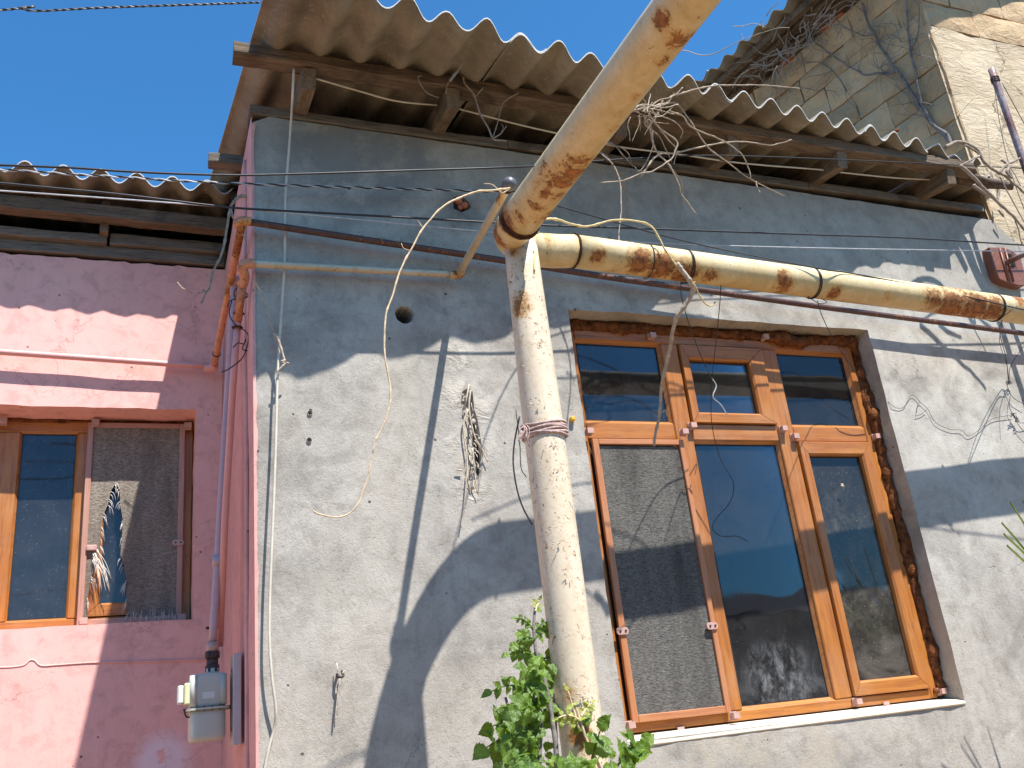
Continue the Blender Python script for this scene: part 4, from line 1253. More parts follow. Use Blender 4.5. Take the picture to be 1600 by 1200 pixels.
# thin wires hanging in front of the window
tag(tube_obj('hanging_wire', [at(x, y, yy) for x, y, yy in ((1128, 400, -.45), (1125, 470, -.42), (1118, 540, -.2), (1112, 600, -.12), (1112, 660, -.06), (1125, 715, -.03), (1146, 755, -.03), (1140, 785, -.02), (1118, 812, -.01), (1114, 828, 0), (1128, 838, 0), (1152, 838, 0), (1168, 846, 0))], .0016, MAT['wire_k'], seg=5),
    'long thin dark wire dangling from the yellow pipe down the middle pane', 'wire')
tag(tube_obj('hanging_wire', [at(x, y, yy) for x, y, yy in ((1112, 590, -.1), (1119, 603, -.1), (1114, 620, -.1), (1126, 632, -.1), (1136, 648, -.1))], .0022, MAT['cable_g'], seg=5),
    'short bright wire tail in front of the small upper sash', 'wire')
# wires in the plaster right of the window
tag(tube_obj('wall_wire', [at(x, y, yy) for x, y, yy in ((1358, 608, .08), (1372, 615, .04), (1390, 630, -.004), (1400, 637, -.006), (1412, 636, -.006), (1425, 617, -.008), (1438, 628, -.008), (1450, 640, -.008), (1462, 660, -.008), (1485, 671, -.008), (1502, 672, -.01), (1513, 681, -.01), (1530, 672, -.01), (1550, 655, -.01), (1582, 648, -.012))], .0011, MAT['wire_k'], seg=5),
    'thin looping wire on the plaster right of the window', 'wire')
for nm, pts in (('second', ((1438, 628, -.008), (1434, 632, -.008), (1432, 645, -.01))), ('third', ((1430, 650, -.008), (1438, 648, -.008), (1447, 641, -.01)))):
    tag(tube_obj('wall_wire', [at(x, y, yy) for x, y, yy in pts], .0011, MAT['wire_k'], seg=5),
        {'second': 'short upright wire end below the loop of the wall wire', 'third': 'short sideways wire end left of the wall wire'}[nm], 'wire')
wt = thing('wire_tangle', 'knotted dark wires hanging at the right edge below the yellow pipe', 'wire', at(1575, 600, -.1))
for pts in (((1566, 505, -.38), (1562, 535, -.2), (1573, 570, -.06), (1576, 596, -.03), (1573, 600, -.02), (1582, 620, -.02), (1600, 632, -.02)),
            ((1600, 540, -.2), (1580, 570, -.1), (1577, 590, -.03), (1579, 597, -.02), (1570, 598, -.02)),
            ((1579, 615, -.02), (1577, 635, -.02), (1583, 648, -.02), (1592, 665, -.02), (1604, 678, -.02)),
            ((1582, 645, -.02), (1592, 660, -.02), (1603, 660, -.02))):
    tube_obj('wire', [at(*p) for p in pts], .0014, MAT['wire_k'], wt, seg=5)
for c in ((1577, 597), (1584, 650), (1588, 656)):
    P = [at(c[0] + rnd.uniform(-5, 5), c[1] + rnd.uniform(-5, 5), -.02 - rnd.uniform(0, .01)) for _ in range(9)]
    tube_obj('wire', P, .0016, MAT['wire_k'], wt, seg=5, sm=4)

# rope round the post
rp = thing('rope_binding', 'faded pink cord wound several times round the cream post', 'rope', (1.08, -.66, at(843, 665, -.66).z))
zc_ = at(843, 664, -.72).z
P = []
for i in range(24 * 6 + 1):
    a = 2 * math.pi * i / 24
    P.append(Vector((PXY[0] + .004 + math.cos(a) * (RB + .006 + .003 * math.sin(i * .13)), -.66 + math.sin(a) * (RB + .006), zc_ + .022 - .0072 * i / 24 + .006 * math.sin(a + .6 + i * .004) + .003 * math.sin(i * .7))))
tube_obj('cord', P, .0042, MAT['rope'], rp, seg=6, sm=0)
for k in range(9):
    p = at(818 + rnd.uniform(-4, 6), 668 + rnd.uniform(-4, 6), -.72)
    tube_obj('cord_end', [p, p + V(rnd.uniform(-.02, .006), -.008, -.015), p + V(rnd.uniform(-.03, .01), -.004, -.035 - rnd.uniform(0, .02))], .0016, MAT['rope'], rp, seg=4, sm=3)
tag(tube_obj('hanging_wire', [at(x, y, yy) for x, y, yy in ((812, 650, -.72), (804, 690, -.70), (802, 725, -.7), (808, 765, -.7), (818, 795, -.7), (832, 820, -.7))], .0024, MAT['wire_k'], seg=5), 'dark wire bowing out from the cord at the left of the post', 'wire')
tag(tube_obj('hanging_wire', [at(x, y, yy) for x, y, yy in ((806, 640, -.7), (812, 690, -.7), (814, 730, -.7), (822, 745, -.7))], .0014, MAT['wire_k'], seg=5), 'short thin wire close to the left side of the post under the cord', 'wire')

# thin yellow pipe to the junction, with its riser down to the meter
tp_ = thing('thin_yellow_pipe', 'thin yellow gas pipe along the top of the grey wall rising to a capped end', 'pipe', at(385, 412, -.05))
a0, a1, a2 = at(388, 412, -.05), at(716, 430, -.05), at(794, 291, -.66)
rt = .0125
pipe('pipe', seq(a0, a1 + V(-.03, 0, 0), 16), rt, MAT['pipe_thin'], tp_, 16, .02)
tube_obj('elbow', [a1 + V(-.035, 0, 0), a1 + V(-.012, 0, 0), a1 + (a2 - a1).normalized() * .012 + V(.004, 0, 0), a1 + (a2 - a1).normalized() * .045], .0165, MAT['pipe_thin'], tp_, seg=16)
pipe('pipe', seq(a1 + (a2 - a1).normalized() * .03, a2, 12), rt * 1.1, MAT['pipe_thin'], tp_, 16, .02)
bm = bmesh.new(); bmesh.ops.create_uvsphere(bm, u_segments=16, v_segments=10, radius=.024)
mesh('end_cap', [tuple(v.co + a2 + (a2 - a1).normalized() * .012) for v in bm.verts], [tuple(x.index for x in f.verts) for f in bm.faces], MAT['bulb'], tp_, smooth=True); bm.free()
ring_weld(a2 - (a2 - a1).normalized() * .012, a2 - a1, .016, tp_, .005, 'coupling')
b0 = at(378, 446, .02)
tube_obj('elbow', [a0 + V(.02, 0, 0), a0 + V(-.006, 0, 0), a0 + V(-.02, .01, -.012), a0 + (b0 - a0) * .6, b0], .018, MAT['pipe_rusty'], tp_, seg=16)
pipe('riser', [b0, at(372, 500, .12)], .0145, MAT['pipe_rusty'], tp_, 16, .02)
pipe('riser', [at(372, 498, .12), at(364, 600, .22), at(352, 800, .36), at(343, 1010, .46)], .0125, MAT['pipe_pink'], tp_, 16, .02)
ring_weld(at(373, 490, .11), V(0, .1, -1), .016, tp_, .004, 'coupling'); ring_weld(at(371, 512, .13), V(0, .1, -1), .015, tp_, .004, 'coupling')

# brown pipe across the wall, its rusty return and the pink run on the pink wall
bp_ = thing('brown_pipe', 'thin dark brown pipe across the grey wall turning back rusty orange along the side wall', 'pipe', at(375, 345, -.06))
c0 = at(379, 345, -.06); cm = at(1380, 493, -.062); c1 = at(1600, 521, -.062)
cl_ = [at(x, y, -.06) for x, y in ((385, 346), (560, 373), (780, 406), (950, 433), (1100, 454), (1250, 475), (1380, 492.5), (1500, 508), (1600, 521))]
cl_.append(cl_[-1] + (cl_[-1] - cl_[-2]) * 6)
pipe('pipe', catmull(cl_, 4), .0125, MAT['pipe_brown'], bp_, 16, .02)
e0 = at(334, 574, 1.14)
tube_obj('elbow', [cl_[0] + V(.015, 0, 0), c0, c0 + V(-.012, .02, 0), c0 + (e0 - c0) * .035], .0165, MAT['pipe_rusty'], bp_, seg=16)
pipe('return_pipe', seq(c0 + (e0 - c0) * .03, e0, 18), .0145, MAT['pipe_rusty'], bp_, 16, .03)
g0, g1 = at(327, 573, 1.15), at(0, 550, 1.15)
tube_obj('elbow', [e0 + (c0 - e0) * .03, e0, e0 + V(-.02, .01, -.002), e0 + V(-.04, .012, .002)], .018, MAT['pipe_pink'], bp_, seg=16)
pipe('wall_run', seq(g0, g1 + (g1 - g0) * 2, 30), .0135, MAT['pipe_pink'], bp_, 16, .02)
ring_weld(c0 + (e0 - c0) * .88, e0 - c0, .0155, bp_, .003, 'wire_tie', MAT['iron'])

# lilac riser with the gas meter beneath
lr = thing('meter_riser', 'lilac painted pipe leaning down the pink corner into the gas meter', 'pipe', at(331, 1018, .42))
r0, r1 = at(366, 452, .38), at(332, 1006, .42)
pipe('pipe', seq(r0, r1, 20), .0135, MAT['pipe_lilac'], lr, 20, .02)
tube_obj('top_bend', [r0 + V(0, 0, -.03), r0 + V(0, 0, .012), r0 + V(.002, -.014, .03), r0 + V(.012, -.03, .028)], .0165, MAT['pipe_lilac'], lr, seg=16)
m_ = r0 + (r1 - r0) * .79
pipe('coupling', [m_ + V(0, 0, .018), m_ + V(0, 0, -.018)], .018, MAT['pipe_lilac'], lr, 20, .04)
pipe('collar', [r1 + V(0, 0, .005), r1 + V(0, 0, -.025)], .020, MAT['clip'], lr, 20, .06)
pipe('lock_nut', [r1 + V(0, 0, -.025), r1 + V(0, 0, -.048)], .024, MAT['iron'], lr, 6)
pipe('union', [r1 + V(0, 0, -.048), r1 + V(0, 0, -.075)], .019, MAT['iron'], lr, 12)
pipe('lock_nut', [r1 + V(0, 0, -.070), r1 + V(0, 0, -.092)], .023, MAT['iron'], lr, 6)
tube_obj('wall_bolt', [at(322, 981, .46), at(330, 982, .46), at(338, 982, .43)], .005, MAT['iron'], lr, seg=6)
# wires twisted round the pipes at the top
for pts in (((376, 448), (368, 452), (366, 462), (378, 466), (388, 463), (384, 458), (370, 460)), ((355, 480), (360, 470), (372, 466), (386, 462)), ((362, 470), (358, 490), (366, 505), (376, 512), (386, 520), (388, 530), (385, 545), (378, 560), (360, 575), (346, 582)), ((382, 538), (372, 536), (364, 543)), ((384, 530), (379, 545), (387, 548)), ((372, 425), (376, 432), (384, 428))):
    tube_obj('wire_tie', [at(x, y, .12) for x, y in pts], .0022, MAT['wire_k'], lr, seg=5)
gm = thing('gas_meter', 'pale grey domestic gas meter hanging under the lilac pipe at the corner', 'gas meter', at(325, 1158, .42))
mc = at(325, 1105, .38); mx, mz = mc.x, mc.z
zt, zb = at(325, 1052, .38).z, at(325, 1157, .38).z; zm_ = at(325, 1107, .38).z; MY = .45; MF = .375
def rbox(name, cx, cy, w, d, z0, z1, mat, par, rad=.03, top=.015, taper=1.0):
    vs_, fs_ = [], []
    prof = [(z0, 1 - top * 7, ), (z0 + top * .4, 1 - top * 2.0), (z0 + top, 1.0), (z1 - top, taper), (z1 - top * .4, taper - top * 1.5), (z1, taper - top * 5)]
    ring = []
    for q_ in range(4):
        for k in range(6):
            a = math.pi / 2 * q_ + math.pi / 2 * k / 5
            sx = 1 if q_ in (0, 3) else -1; sy_ = 1 if q_ in (0, 1) else -1
            ring.append((sx * (w / 2 - rad) + math.cos(a) * rad, sy_ * (d / 2 - rad) + math.sin(a) * rad))
    m2 = len(ring)
    for z, s in prof:
        for (a, b) in ring: vs_.append((cx + a * s, cy + b * s, z))
    for i in range(len(prof) - 1):
        for k in range(m2): a, b = i * m2 + k, i * m2 + (k + 1) % m2; fs_.append((a, b, b + m2, a + m2))
    fs_.append(tuple(range(m2))[::-1]); fs_.append(tuple(range((len(prof) - 1) * m2, len(prof) * m2)))
    o = mesh(name, vs_, fs_, mat, par, smooth=False)
    bevel_mesh(o, .0006)
    for p_ in o.data.polygons: p_.use_smooth = True
    return o
MW = .116
rbox('lower_body', mx, MY, MW * .97, .17, zb, zm_ - .003, MAT['meter'], gm, .028)
rbox('upper_body', mx + .001, MY, MW, .17, zm_ + .003, zt, MAT['meter'], gm, .028)
rbox('flange', mx, MY, MW + .022, .195, zm_ - .0035, zm_ + .0035, MAT['meter'], gm, .035, .001)
pipe('inlet_neck', [Vector((r1.x, .42, zt - .005)), Vector((r1.x, .42, zt + .018))], .021, MAT['meter'], gm, 20)
pipe('edge_roll', [Vector((mx - MW / 2 + .013, MF, zm_ + .01)), Vector((mx - MW / 2 + .013, MF, zt - .004))], .014, MAT['meter'], gm, 16)
pipe('edge_roll', [Vector((mx + MW / 2 - .012, MF, zm_ + .01)), Vector((mx + MW / 2 - .012, MF, zt - .006))], .013, MAT['meter'], gm, 16)
box('type_plate', (mx - .018, MY - .0868, zm_ + .030), (mx + .020, MY - .0850, zm_ + .052), MAT['white_plastic'], gm, .0005)
for dx in (-.035, -.012, .012, .035): pipe('flange_screw', [Vector((mx + dx, MY - .092, zm_ - .006)), Vector((mx + dx, MY - .092, zm_ + .007))], .0032, MAT['iron'], gm, 6)
cx0 = at(287, 1085, .40)
box('counter_housing', (cx0.x + .0, .37, cx0.z - .035), (cx0.x + .026, .44, cx0.z + .033), MAT['cream_plastic'], gm, .004)
box('counter_cover', (cx0.x - .020, .375, cx0.z - .030), (cx0.x - .001, .435, cx0.z + .027), MAT['white_plastic'], gm, .004)
tube_obj('seal_wire', [at(287, 1108, .40), at(291, 1120, .40), at(298, 1120, .40)], .003, MAT['iron'], gm, seg=5)
for dx in (-.068, .068): pipe('flange_bolt', [Vector((mx + dx, .40, zm_ - .006)), Vector((mx + dx, .40, zm_ + .006))], .005, MAT['iron'], gm, 8)
# steel bracket on the side wall behind the meter
mb_ = thing('wall_bracket', 'empty beige metal channel bracket fixed upright on the pink side wall beside the meter', 'bracket', (XC - .02, .33, 1.56))
z0_, z1_ = 1.565, 1.852
box('front_flange', (XC - .038, .335, z0_), (XC - .014, .339, z1_), MAT['bracket2'], mb_, .001)
box('web', (XC - .038, .340, z0_), (XC - .035, .47, z1_), MAT['bracket'], mb_, .001)
mb = MB()
mb.add([(XC - .038, .340, z1_ - .002), (XC - .010, .340, z1_ - .002), (XC - .010, .58, z1_ - .002), (XC - .038, .340, z1_ + .001), (XC - .010, .340, z1_ + .001), (XC - .010, .58, z1_ + .001)], [(0, 1, 2)[::-1], (3, 4, 5), (0, 1, 4, 3), (1, 2, 5, 4), (2, 0, 3, 5)])
mb.build('top_gusset', MAT['bracket'], mb_)
for z in (z0_ + .05, z1_ - .05): box('screw_hole', (XC - .0395, .385, z - .006), (XC - .0378, .397, z + .006), MAT['hole'], mb_)
box('bottom_lip', (XC - .036, .341, z0_ + .0005), (XC - .0105, .44, z0_ + .004), MAT['bracket'], mb_, .001)
# conduit lines painted over on the side wall
tag(tube_obj('painted_conduit', [Vector((XC - .008, .19, 3.7)), Vector((XC - .008, .19, 2.6)), Vector((XC - .008, .20, 1.2)), Vector((XC - .008, .20, .3))], .008, MAT['pink_side'], seg=8), 'thin conduit painted pink running down the side wall by the corner', 'conduit')

# ------------------------------------------------------------------ cables
def strand(name, pts, r, mat, label, cat='cable', tw=None, sm=10):
    """tw = second material: two twisted strands"""
    P = catmull([at(*p) if not isinstance(p, Vector) else p for p in pts], sm)
    if tw is None:
        v_, f_ = tube(P, r, 6); return tag(mesh(name, v_, f_, mat, smooth=True, base=P[0]), label, cat)
    t = thing(name, label, cat, P[0])
    D = []                                                 # resample finely for the twist
    for a, b in zip(P[:-1], P[1:]):
        n = max(1, int((b - a).length / .008))
        D += [a + (b - a) * i / n for i in range(n)]
    D.append(P[-1])
    for k, mm in enumerate((mat, tw)):
        Q = []
        for i, p in enumerate(D):
            a = i * .008 / .075 * 2 * math.pi + k * math.pi
            Q.append(p + Vector((0, math.cos(a), math.sin(a))) * r * .9)
        v_, f_ = tube(Q, r, 5)
        mesh('strand', v_, f_, mm, t, smooth=True)
    return t
YC = -.22
def ext(pts, n=1.5):
    """carry a line on beyond the frame"""
    P = [at(*p) for p in pts]
    return [P[0] + (P[0] - P[1]).normalized() * n] + P + [P[-1] + (P[-1] - P[-2]).normalized() * n]
strand('overhead_cable', ext([(0, 16, 1.6), (30, 13, 1.6), (60, 17, 1.6), (160, 12, 1.6), (280, 8, 1.6), (400, 4, 1.6)], 2), .0042, MAT['cable_k'], 'twisted black cable crossing the open sky behind the roof', tw=MAT['bulb'])
strand('overhead_cable', ext([(0, 258, -1.1), (110, 262, -1.1), (200, 268, -1.1), (325, 273, -1.1), (420, 273, -1.1), (620, 267, -1.1), (830, 260, -1.05)], 1.0)[:-1] + [at(870, 256, -.4)] + [at(1000, 247, -.3), at(1130, 243, -.28), at(1350, 251, -.28), at(1600, 263, -.28), at(1800, 272, -.28)], .0026, MAT['cable_k'], 'uppermost black cable passing in front of the grey wall and roof timbers')
strand('overhead_cable', ext([(0, 265, -.06), (160, 275, -.06), (330, 285, -.06), (560, 293, -.06), (790, 300, -.06), (855, 303, -.06)], .05), .0028, MAT['cable_k'], 'black and white twisted cable that passes behind the capped yellow pipe end', tw=MAT['cable_g'])
strand('overhead_cable', ext([(0, 286, YC), (180, 303, YC), (330, 321, YC), (400, 327, YC), (600, 338, YC), (760, 347, YC), (850, 352, YC), (1000, 357, YC), (1250, 366, YC), (1420, 372, YC), (1600, 383, YC)]), .0038, MAT['cable_k'], 'black cable passing just above the brown pipe elbow and behind the junction')
strand('overhead_cable', ext([(0, 298, -.09), (200, 312, -.09), (380, 326, -.09), (560, 343, -.09), (750, 361, -.09), (900, 373, -.09), (1080, 382, -.09), (1300, 388, -.09), (1600, 393, -.09)]), .0026, MAT['cable_g'], 'pale aluminium wire running lowest across the wall behind the pipes')
strand('overhead_cable', [at(*p) for p in [(858, 318, -.5), (950, 344, -.45), (1080, 379, -.42), (1270, 418, -.5), (1330, 427, -.47), (1430, 446, -.45), (1530, 468, -.44), (1600, 484, -.44), (1700, 505, -.44)]], .0026, MAT['cable_k'], 'thin black cable slanting down onto the top of the yellow pipe')
tag(tube_obj('wall_cable', [at(*p) for p in [(459, 108, -.22), (457, 150, -.2), (455, 185, -.06), (451, 240, -.035), (446, 310, -.03), (445, 400, -.03), (441, 470, -.03), (434, 580, -.035), (431, 690, -.04), (427, 800, -.045), (422, 920, -.045), (421, 1000, -.045), (425, 1060, -.04), (431, 1110, -.03), (428, 1140, -.015), (420, 1170, -.012), (412, 1215, -.01), (405, 1300, -.01)]], .0044, MAT['cable_w'], seg=8),
    'old white cable hanging down the left side of the grey wall', 'cable')
tag(tube_obj('clothes_line', [at(*p) for p in [(494, 123, -.19), (560, 142, -.13), (620, 158, -.13), (688, 165, -.1), (720, 171, -.1), (800, 192, -.1), (860, 206, -.1), (960, 228, -.1), (1060, 241, -.1), (1160, 255, -.1), (1280, 265, -.1), (1320, 270, -.1), (1400, 278, -.1), (1465, 281, -.1)]], .0038, MAT['cable_w'], seg=6),
    'pale cord strung under the rafters behind the purlin', 'cord')
tag(tube_obj('thin_pole_wire', [at(*p) for p in [(1553, 130, -.08), (1560, 180, -.08), (1572, 240, -.08), (1590, 300, -.08), (1610, 350, -.08)]], .0018, MAT['wire_k'], seg=5), 'thin wire falling from the top of the rusty pole', 'wire')
tag(tube_obj('thin_pole_wire', [at(*p) for p in [(1566, 130, -.08), (1585, 165, -.08), (1604, 200, -.08)]], .0022, MAT['wire_k'], seg=5), 'thin wire slanting right from the rusty pole top to the frame edge', 'wire')

# rusty pole and plate at the right edge
po_ = thing('rusty_pole', 'rusty peeling steel pole end in front of the sunlit stone wall', 'pole', at(1610, 285, -.3))
pA, pB = at(1549, 108, -.30), at(1600, 255, -.30)
pipe('pole', seq(pA, pA + (pB - pA) * 3.2, 16), .017, MAT['pole'], po_, 20, .02)
for k in range(3): ring_weld(pA + (pB - pA) * (.10 + .02 * k), pB - pA, .019, po_, .003, 'wire_tie', MAT['cable_k'])
pt = thing('anchor_plate', 'red brown cast plate with rounded corner fixed to the wall at the right edge', 'plate', at(1575, 415, -.03))
ring = [(1545, 386), (1568, 386), (1584, 392), (1596, 405), (1601, 425), (1604, 440), (1602, 446), (1592, 446), (1572, 440), (1562, 436), (1556, 427), (1550, 405)]
n = len(ring)
v_ = [at(x, y, -.045) for x, y in ring] + [at(x, y, -.045) + V(0, .045, 0) for x, y in ring]
o = mesh('plate', v_, [tuple(range(n))[::-1]] + [(i, (i + 1) % n, (i + 1) % n + n, i + n) for i in range(n)], MAT['plate'], pt)
bevel_mesh(o, .003)
for a, b in (((1562, 388), (1576, 438)), ((1570, 388), (1584, 440))):
    tube_obj('rib', [at(*a, -.05), at(*b, -.05)], .005, MAT['plate'], pt, seg=8, sm=0)
box('slot', (at(1574, 400, -.05).x, -.0505, at(1574, 415, -.05).z), (at(1581, 400, -.05).x, -.046, at(1574, 396, -.05).z), MAT['hole'], pt)
pipe('arm', [at(1571, 411, -.05), at(1600, 398, -.14), at(1660, 372, -.3)], .013, MAT['pole'], pt, 14)

# ------------------------------------------------------------------ dead vines
def vine(name, lines, mat, label, cat='vine', y=-.4, r=.004, parent=None, nodes=True, seg=6):
    """lines: list of (points (px, py[, Y]), radius or None)"""
    first = [at(p[0], p[1], p[2] if len(p) > 2 else y) for p in lines[0][0]]
    t = parent or thing(name, label, cat, first[0])
    for pts, rr in lines:
        P = [at(p[0], p[1], p[2] if len(p) > 2 else y) for p in pts]
        rr = rr or r
        C_ = catmull(P, 6)
        for i in range(1, len(C_) - 1): C_[i] = C_[i] + mnoise.noise_vector(C_[i] * 25) * .003
        n_ = len(C_)
        rad = [rr * (1 - .45 * i / n_) * (1 + .16 * mnoise.noise(C_[i] * 60)) for i in range(n_)]
        if nodes:
            for i in range(4, n_, 7): rad[i] *= 1.4
        v_, f_ = tube(C_, rad, seg)
        mesh('stem', v_, f_, mat, t, smooth=True)
    return t
vine('dry_vine', [([(797, 294, -.78), (775, 296, -.78), (745, 300, -.78), (715, 310, -.78), (690, 325, -.78), (665, 352, -.78), (645, 385, -.78), (627, 420, -.78), (615, 455, -.78), (603, 490, -.78), (600, 530, -.78), (602, 565, -.78), (611, 607, -.78), (604, 650, -.78), (598, 668, -.78), (585, 695, -.78), (577, 735, -.78), (568, 765, -.78), (558, 790, -.78), (540, 805, -.78), (518, 808, -.78), (500, 803, -.78), (489, 797, -.78)], .0031), ([(797, 294, -.78), (785, 300, -.78), (768, 288, -.78), (756, 287, -.78)], .0018), ([(662, 358, -.78), (655, 348, -.78), (652, 345, -.78)], .0012), ([(640, 392, -.78), (630, 388, -.78), (627, 380, -.78)], .0012)],
     MAT['stem'], 'long pale vine stem curling down the middle of the grey wall')
vine('dry_vine', [([(833, 400, -.70), (836, 362, -.66), (845, 345, -.60), (868, 343, -.54), (900, 352, -.53), (925, 353, -.53), (955, 345, -.53), (990, 345, -.54), (1015, 352, -.54), (1030, 372, -.54), (1040, 392, -.54), (1060, 418, -.53), (1080, 440, -.52), (1090, 455, -.5), (1098, 470, -.47), (1108, 478, -.45), (1118, 472, -.44)], .0042), ([(836, 370, -.67), (834, 400, -.70), (835, 425, -.71)], .004), ([(1085, 440, -.52), (1082, 452, -.5), (1078, 470, -.48)], .004)],
     MAT['stem_y'], 'yellow vine stem arching over the thick pipe from the junction')
vine('dry_vine', [([(1058, 412, -.53), (1066, 422, -.53), (1078, 440, -.53), (1082, 455, -.5), (1070, 478, -.47), (1058, 495, -.44), (1052, 515, -.4), (1047, 540, -.35), (1042, 565, -.3), (1036, 590, -.26), (1034, 605, -.22), (1032, 635, -.18), (1028, 660, -.15), (1024, 680, -.14), (1022, 697, -.13)], .0085), ([(1033, 648, -.18), (1027, 652, -.18)], .003), ([(1033, 644, -.18), (1040, 642, -.18), (1042, 650, -.18)], .003)],
     MAT['twig_pale'], 'thick bleached stem hanging from the pipe in front of the window')
vine('dry_vine', [([(395, 436, -.08), (407, 455, -.07), (416, 478, -.06), (422, 500, -.055), (428, 520, -.05)], .0028), ([(428, 520, -.05), (434, 532, -.05), (440, 548, -.05), (446, 566, -.055)], .006), ([(446, 568, -.055), (440, 574, -.055), (433, 582, -.05)], .0045), ([(446, 563, -.055), (440, 566, -.06), (452, 568, -.05)], .004)],
     MAT['twig_pale'], 'short forked pale twig hanging on the white cable')
vine('dry_vine', [([(386, 306, -.1), (374, 307, -.1), (363, 318, -.1), (358, 335, -.1), (352, 370, -.1), (345, 400, -.1), (333, 425, -.1), (328, 448, -.1), (322, 458, -.1), (314, 474, -.1)], .0055), ([(361, 325, -.1), (364, 340, -.1), (372, 348, -.1)], .004), ([(328, 452, -.1), (318, 456, -.1), (310, 458, -.1)], .003), ([(378, 365, -.1), (384, 378, -.1), (382, 395, -.1), (388, 396, -.1)], .0025)],
     MAT['twig'], 'grey forked twig caught on the rusty pipe elbow')
vine('dry_vine', [([(277, 441, .9), (285, 450, .9), (299, 458, .9)], .0035)], MAT['twig_pale'], 'tiny bright twig in front of the pink wall')
# tangle over the eave
K = lambda lst, y0, y1: [(800 + x / 3, y / 3, y0 + (y1 - y0) * i / max(1, len(lst) - 1)) for i, (x, y) in enumerate(lst)]
lines = [
    (K([(560, 500), (640, 500), (700, 490), (770, 485), (830, 560), (920, 690), (1010, 760), (1120, 840), (1280, 920)], -.42, -.30), .0042),
    (K([(740, 520), (800, 545), (850, 600), (990, 660), (1060, 710), (1090, 745), (1110, 790), (1120, 840)], -.42, -.32), .0038),
    (K([(1145, 850), (1150, 880), (1162, 905)], -.3, -.3), .003),
    (K([(630, 560), (650, 620), (670, 700), (740, 780), (780, 860), (800, 920), (865, 1005)], -.40, -.25), .0042),
    (K([(640, 530), (690, 600), (770, 660), (765, 710), (740, 750), (660, 800), (600, 815), (520, 845), (415, 857)], -.40, -.34), .0038),
    (K([(730, 770), (780, 830), (800, 890), (805, 960), (800, 1040), (845, 1065)], -.30, -.1), .002),
    (K([(730, 465), (760, 450), (820, 430), (900, 410), (980, 400), (1080, 400), (1180, 400), (1350, 415)], -.42, -.46), .0042),
    (K([(560, 510), (620, 520), (700, 545), (760, 570), (800, 610), (790, 650)], -.42, -.33), .0030),
    (K([(600, 830), (680, 730), (750, 720), (880, 690), (970, 672), (1060, 665), (1130, 668), (1200, 680), (1260, 672), (1310, 655)], -.3, -.36), .0038),
    (K([(530, 540), (600, 510), (680, 515), (760, 535)], -.42, -.42), .0038),
    (K([(640, 540), (655, 600), (660, 680), (640, 740), (600, 800), (575, 780)], -.38, -.3), .0030),
    (K([(650, 500), (690, 470), (760, 450), (800, 410)], -.42, -.44), .0030),
    (K([(660, 560), (720, 640), (770, 700), (760, 770)], -.36, -.3), .0034),
    (K([(560, 520), (610, 490), (700, 505), (780, 490)], -.43, -.44), .0038),
    (K([(620, 545), (630, 590), (690, 640), (720, 700), (750, 760)], -.36, -.28), .0030)]
for k in range(26):
    x, y = 650 + rnd.gauss(0, 45), 520 + rnd.gauss(0, 22)
    a = rnd.uniform(0, 6.28); L = rnd.uniform(40, 130)
    pts = [(x, y)]
    for j in range(3): a += rnd.uniform(-.6, .6); x += math.cos(a) * L / 3; y += math.sin(a) * L / 3; pts.append((x, y))
    lines.append((K(pts, -.43 + rnd.uniform(-.03, .03), -.40 + rnd.uniform(-.04, .04)), rnd.uniform(.001, .0024)))
vine('dead_vine_tangle', lines, MAT['twig_pale'], 'tangle of bleached dead vine hanging over the eave right of the big pipe', 'dead vine', nodes=True, seg=5)
lines = [(K([(395, 700), (450, 740), (480, 790), (515, 860), (535, 930), (540, 990), (535, 1030)], -.3, -.12), .0038),
    (K([(390, 695), (470, 770), (505, 850), (512, 950), (508, 1030), (500, 1110), (505, 1130), (560, 1135), (620, 1160), (700, 1195)], -.3, -.53), .0030),
    (K([(420, 660), (480, 680), (520, 730), (570, 780)], -.33, -.3), .0030), (K([(405, 670), (470, 680), (540, 710), (560, 760)], -.33, -.3), .003),
    (K([(510, 800), (545, 860), (530, 900), (545, 940)], -.2, -.15), .003), (K([(440, 735), (420, 720), (390, 700)], -.3, -.3), .003)]
vine('dead_vine_tangle', lines, MAT['twig'], 'grey dead vine strands dropping from the eave to the thick pipe', 'dead vine', seg=5)
# sprig on the purlin left of the big pipe
K2 = lambda lst, y: [(350 + a / 3, b / 3, y) for a, b in lst]
lines = [(K2([(1060, 380), (1090, 340), (1110, 310), (1130, 285)], -.36), .006), (K2([(1060, 375), (1045, 400), (1040, 440)], -.25), .003), (K2([(1120, 360), (1135, 400), (1175, 450), (1200, 530), (1240, 600), (1265, 650), (1325, 660)], -.24), .0045),
    (K2([(1215, 410), (1190, 440), (1175, 455)], -.24), .003), (K2([(1380, 435), (1310, 480), (1290, 540), (1275, 600), (1265, 640)], -.24), .003), (K2([(1265, 645), (1300, 625), (1325, 590)], -.24), .003), (K2([(1300, 620), (1310, 600), (1300, 580)], -.24), .002),
    (K2([(1225, 570), (1245, 610), (1262, 640)], -.24), .003), (K2([(925, 355), (910, 365), (930, 410), (960, 440), (1005, 458)], -.24), .003)]
vine('dead_vine_tangle', lines, MAT['twig'], 'small dead sprig hanging from the purlin left of the big pipe', 'dead vine', seg=5)
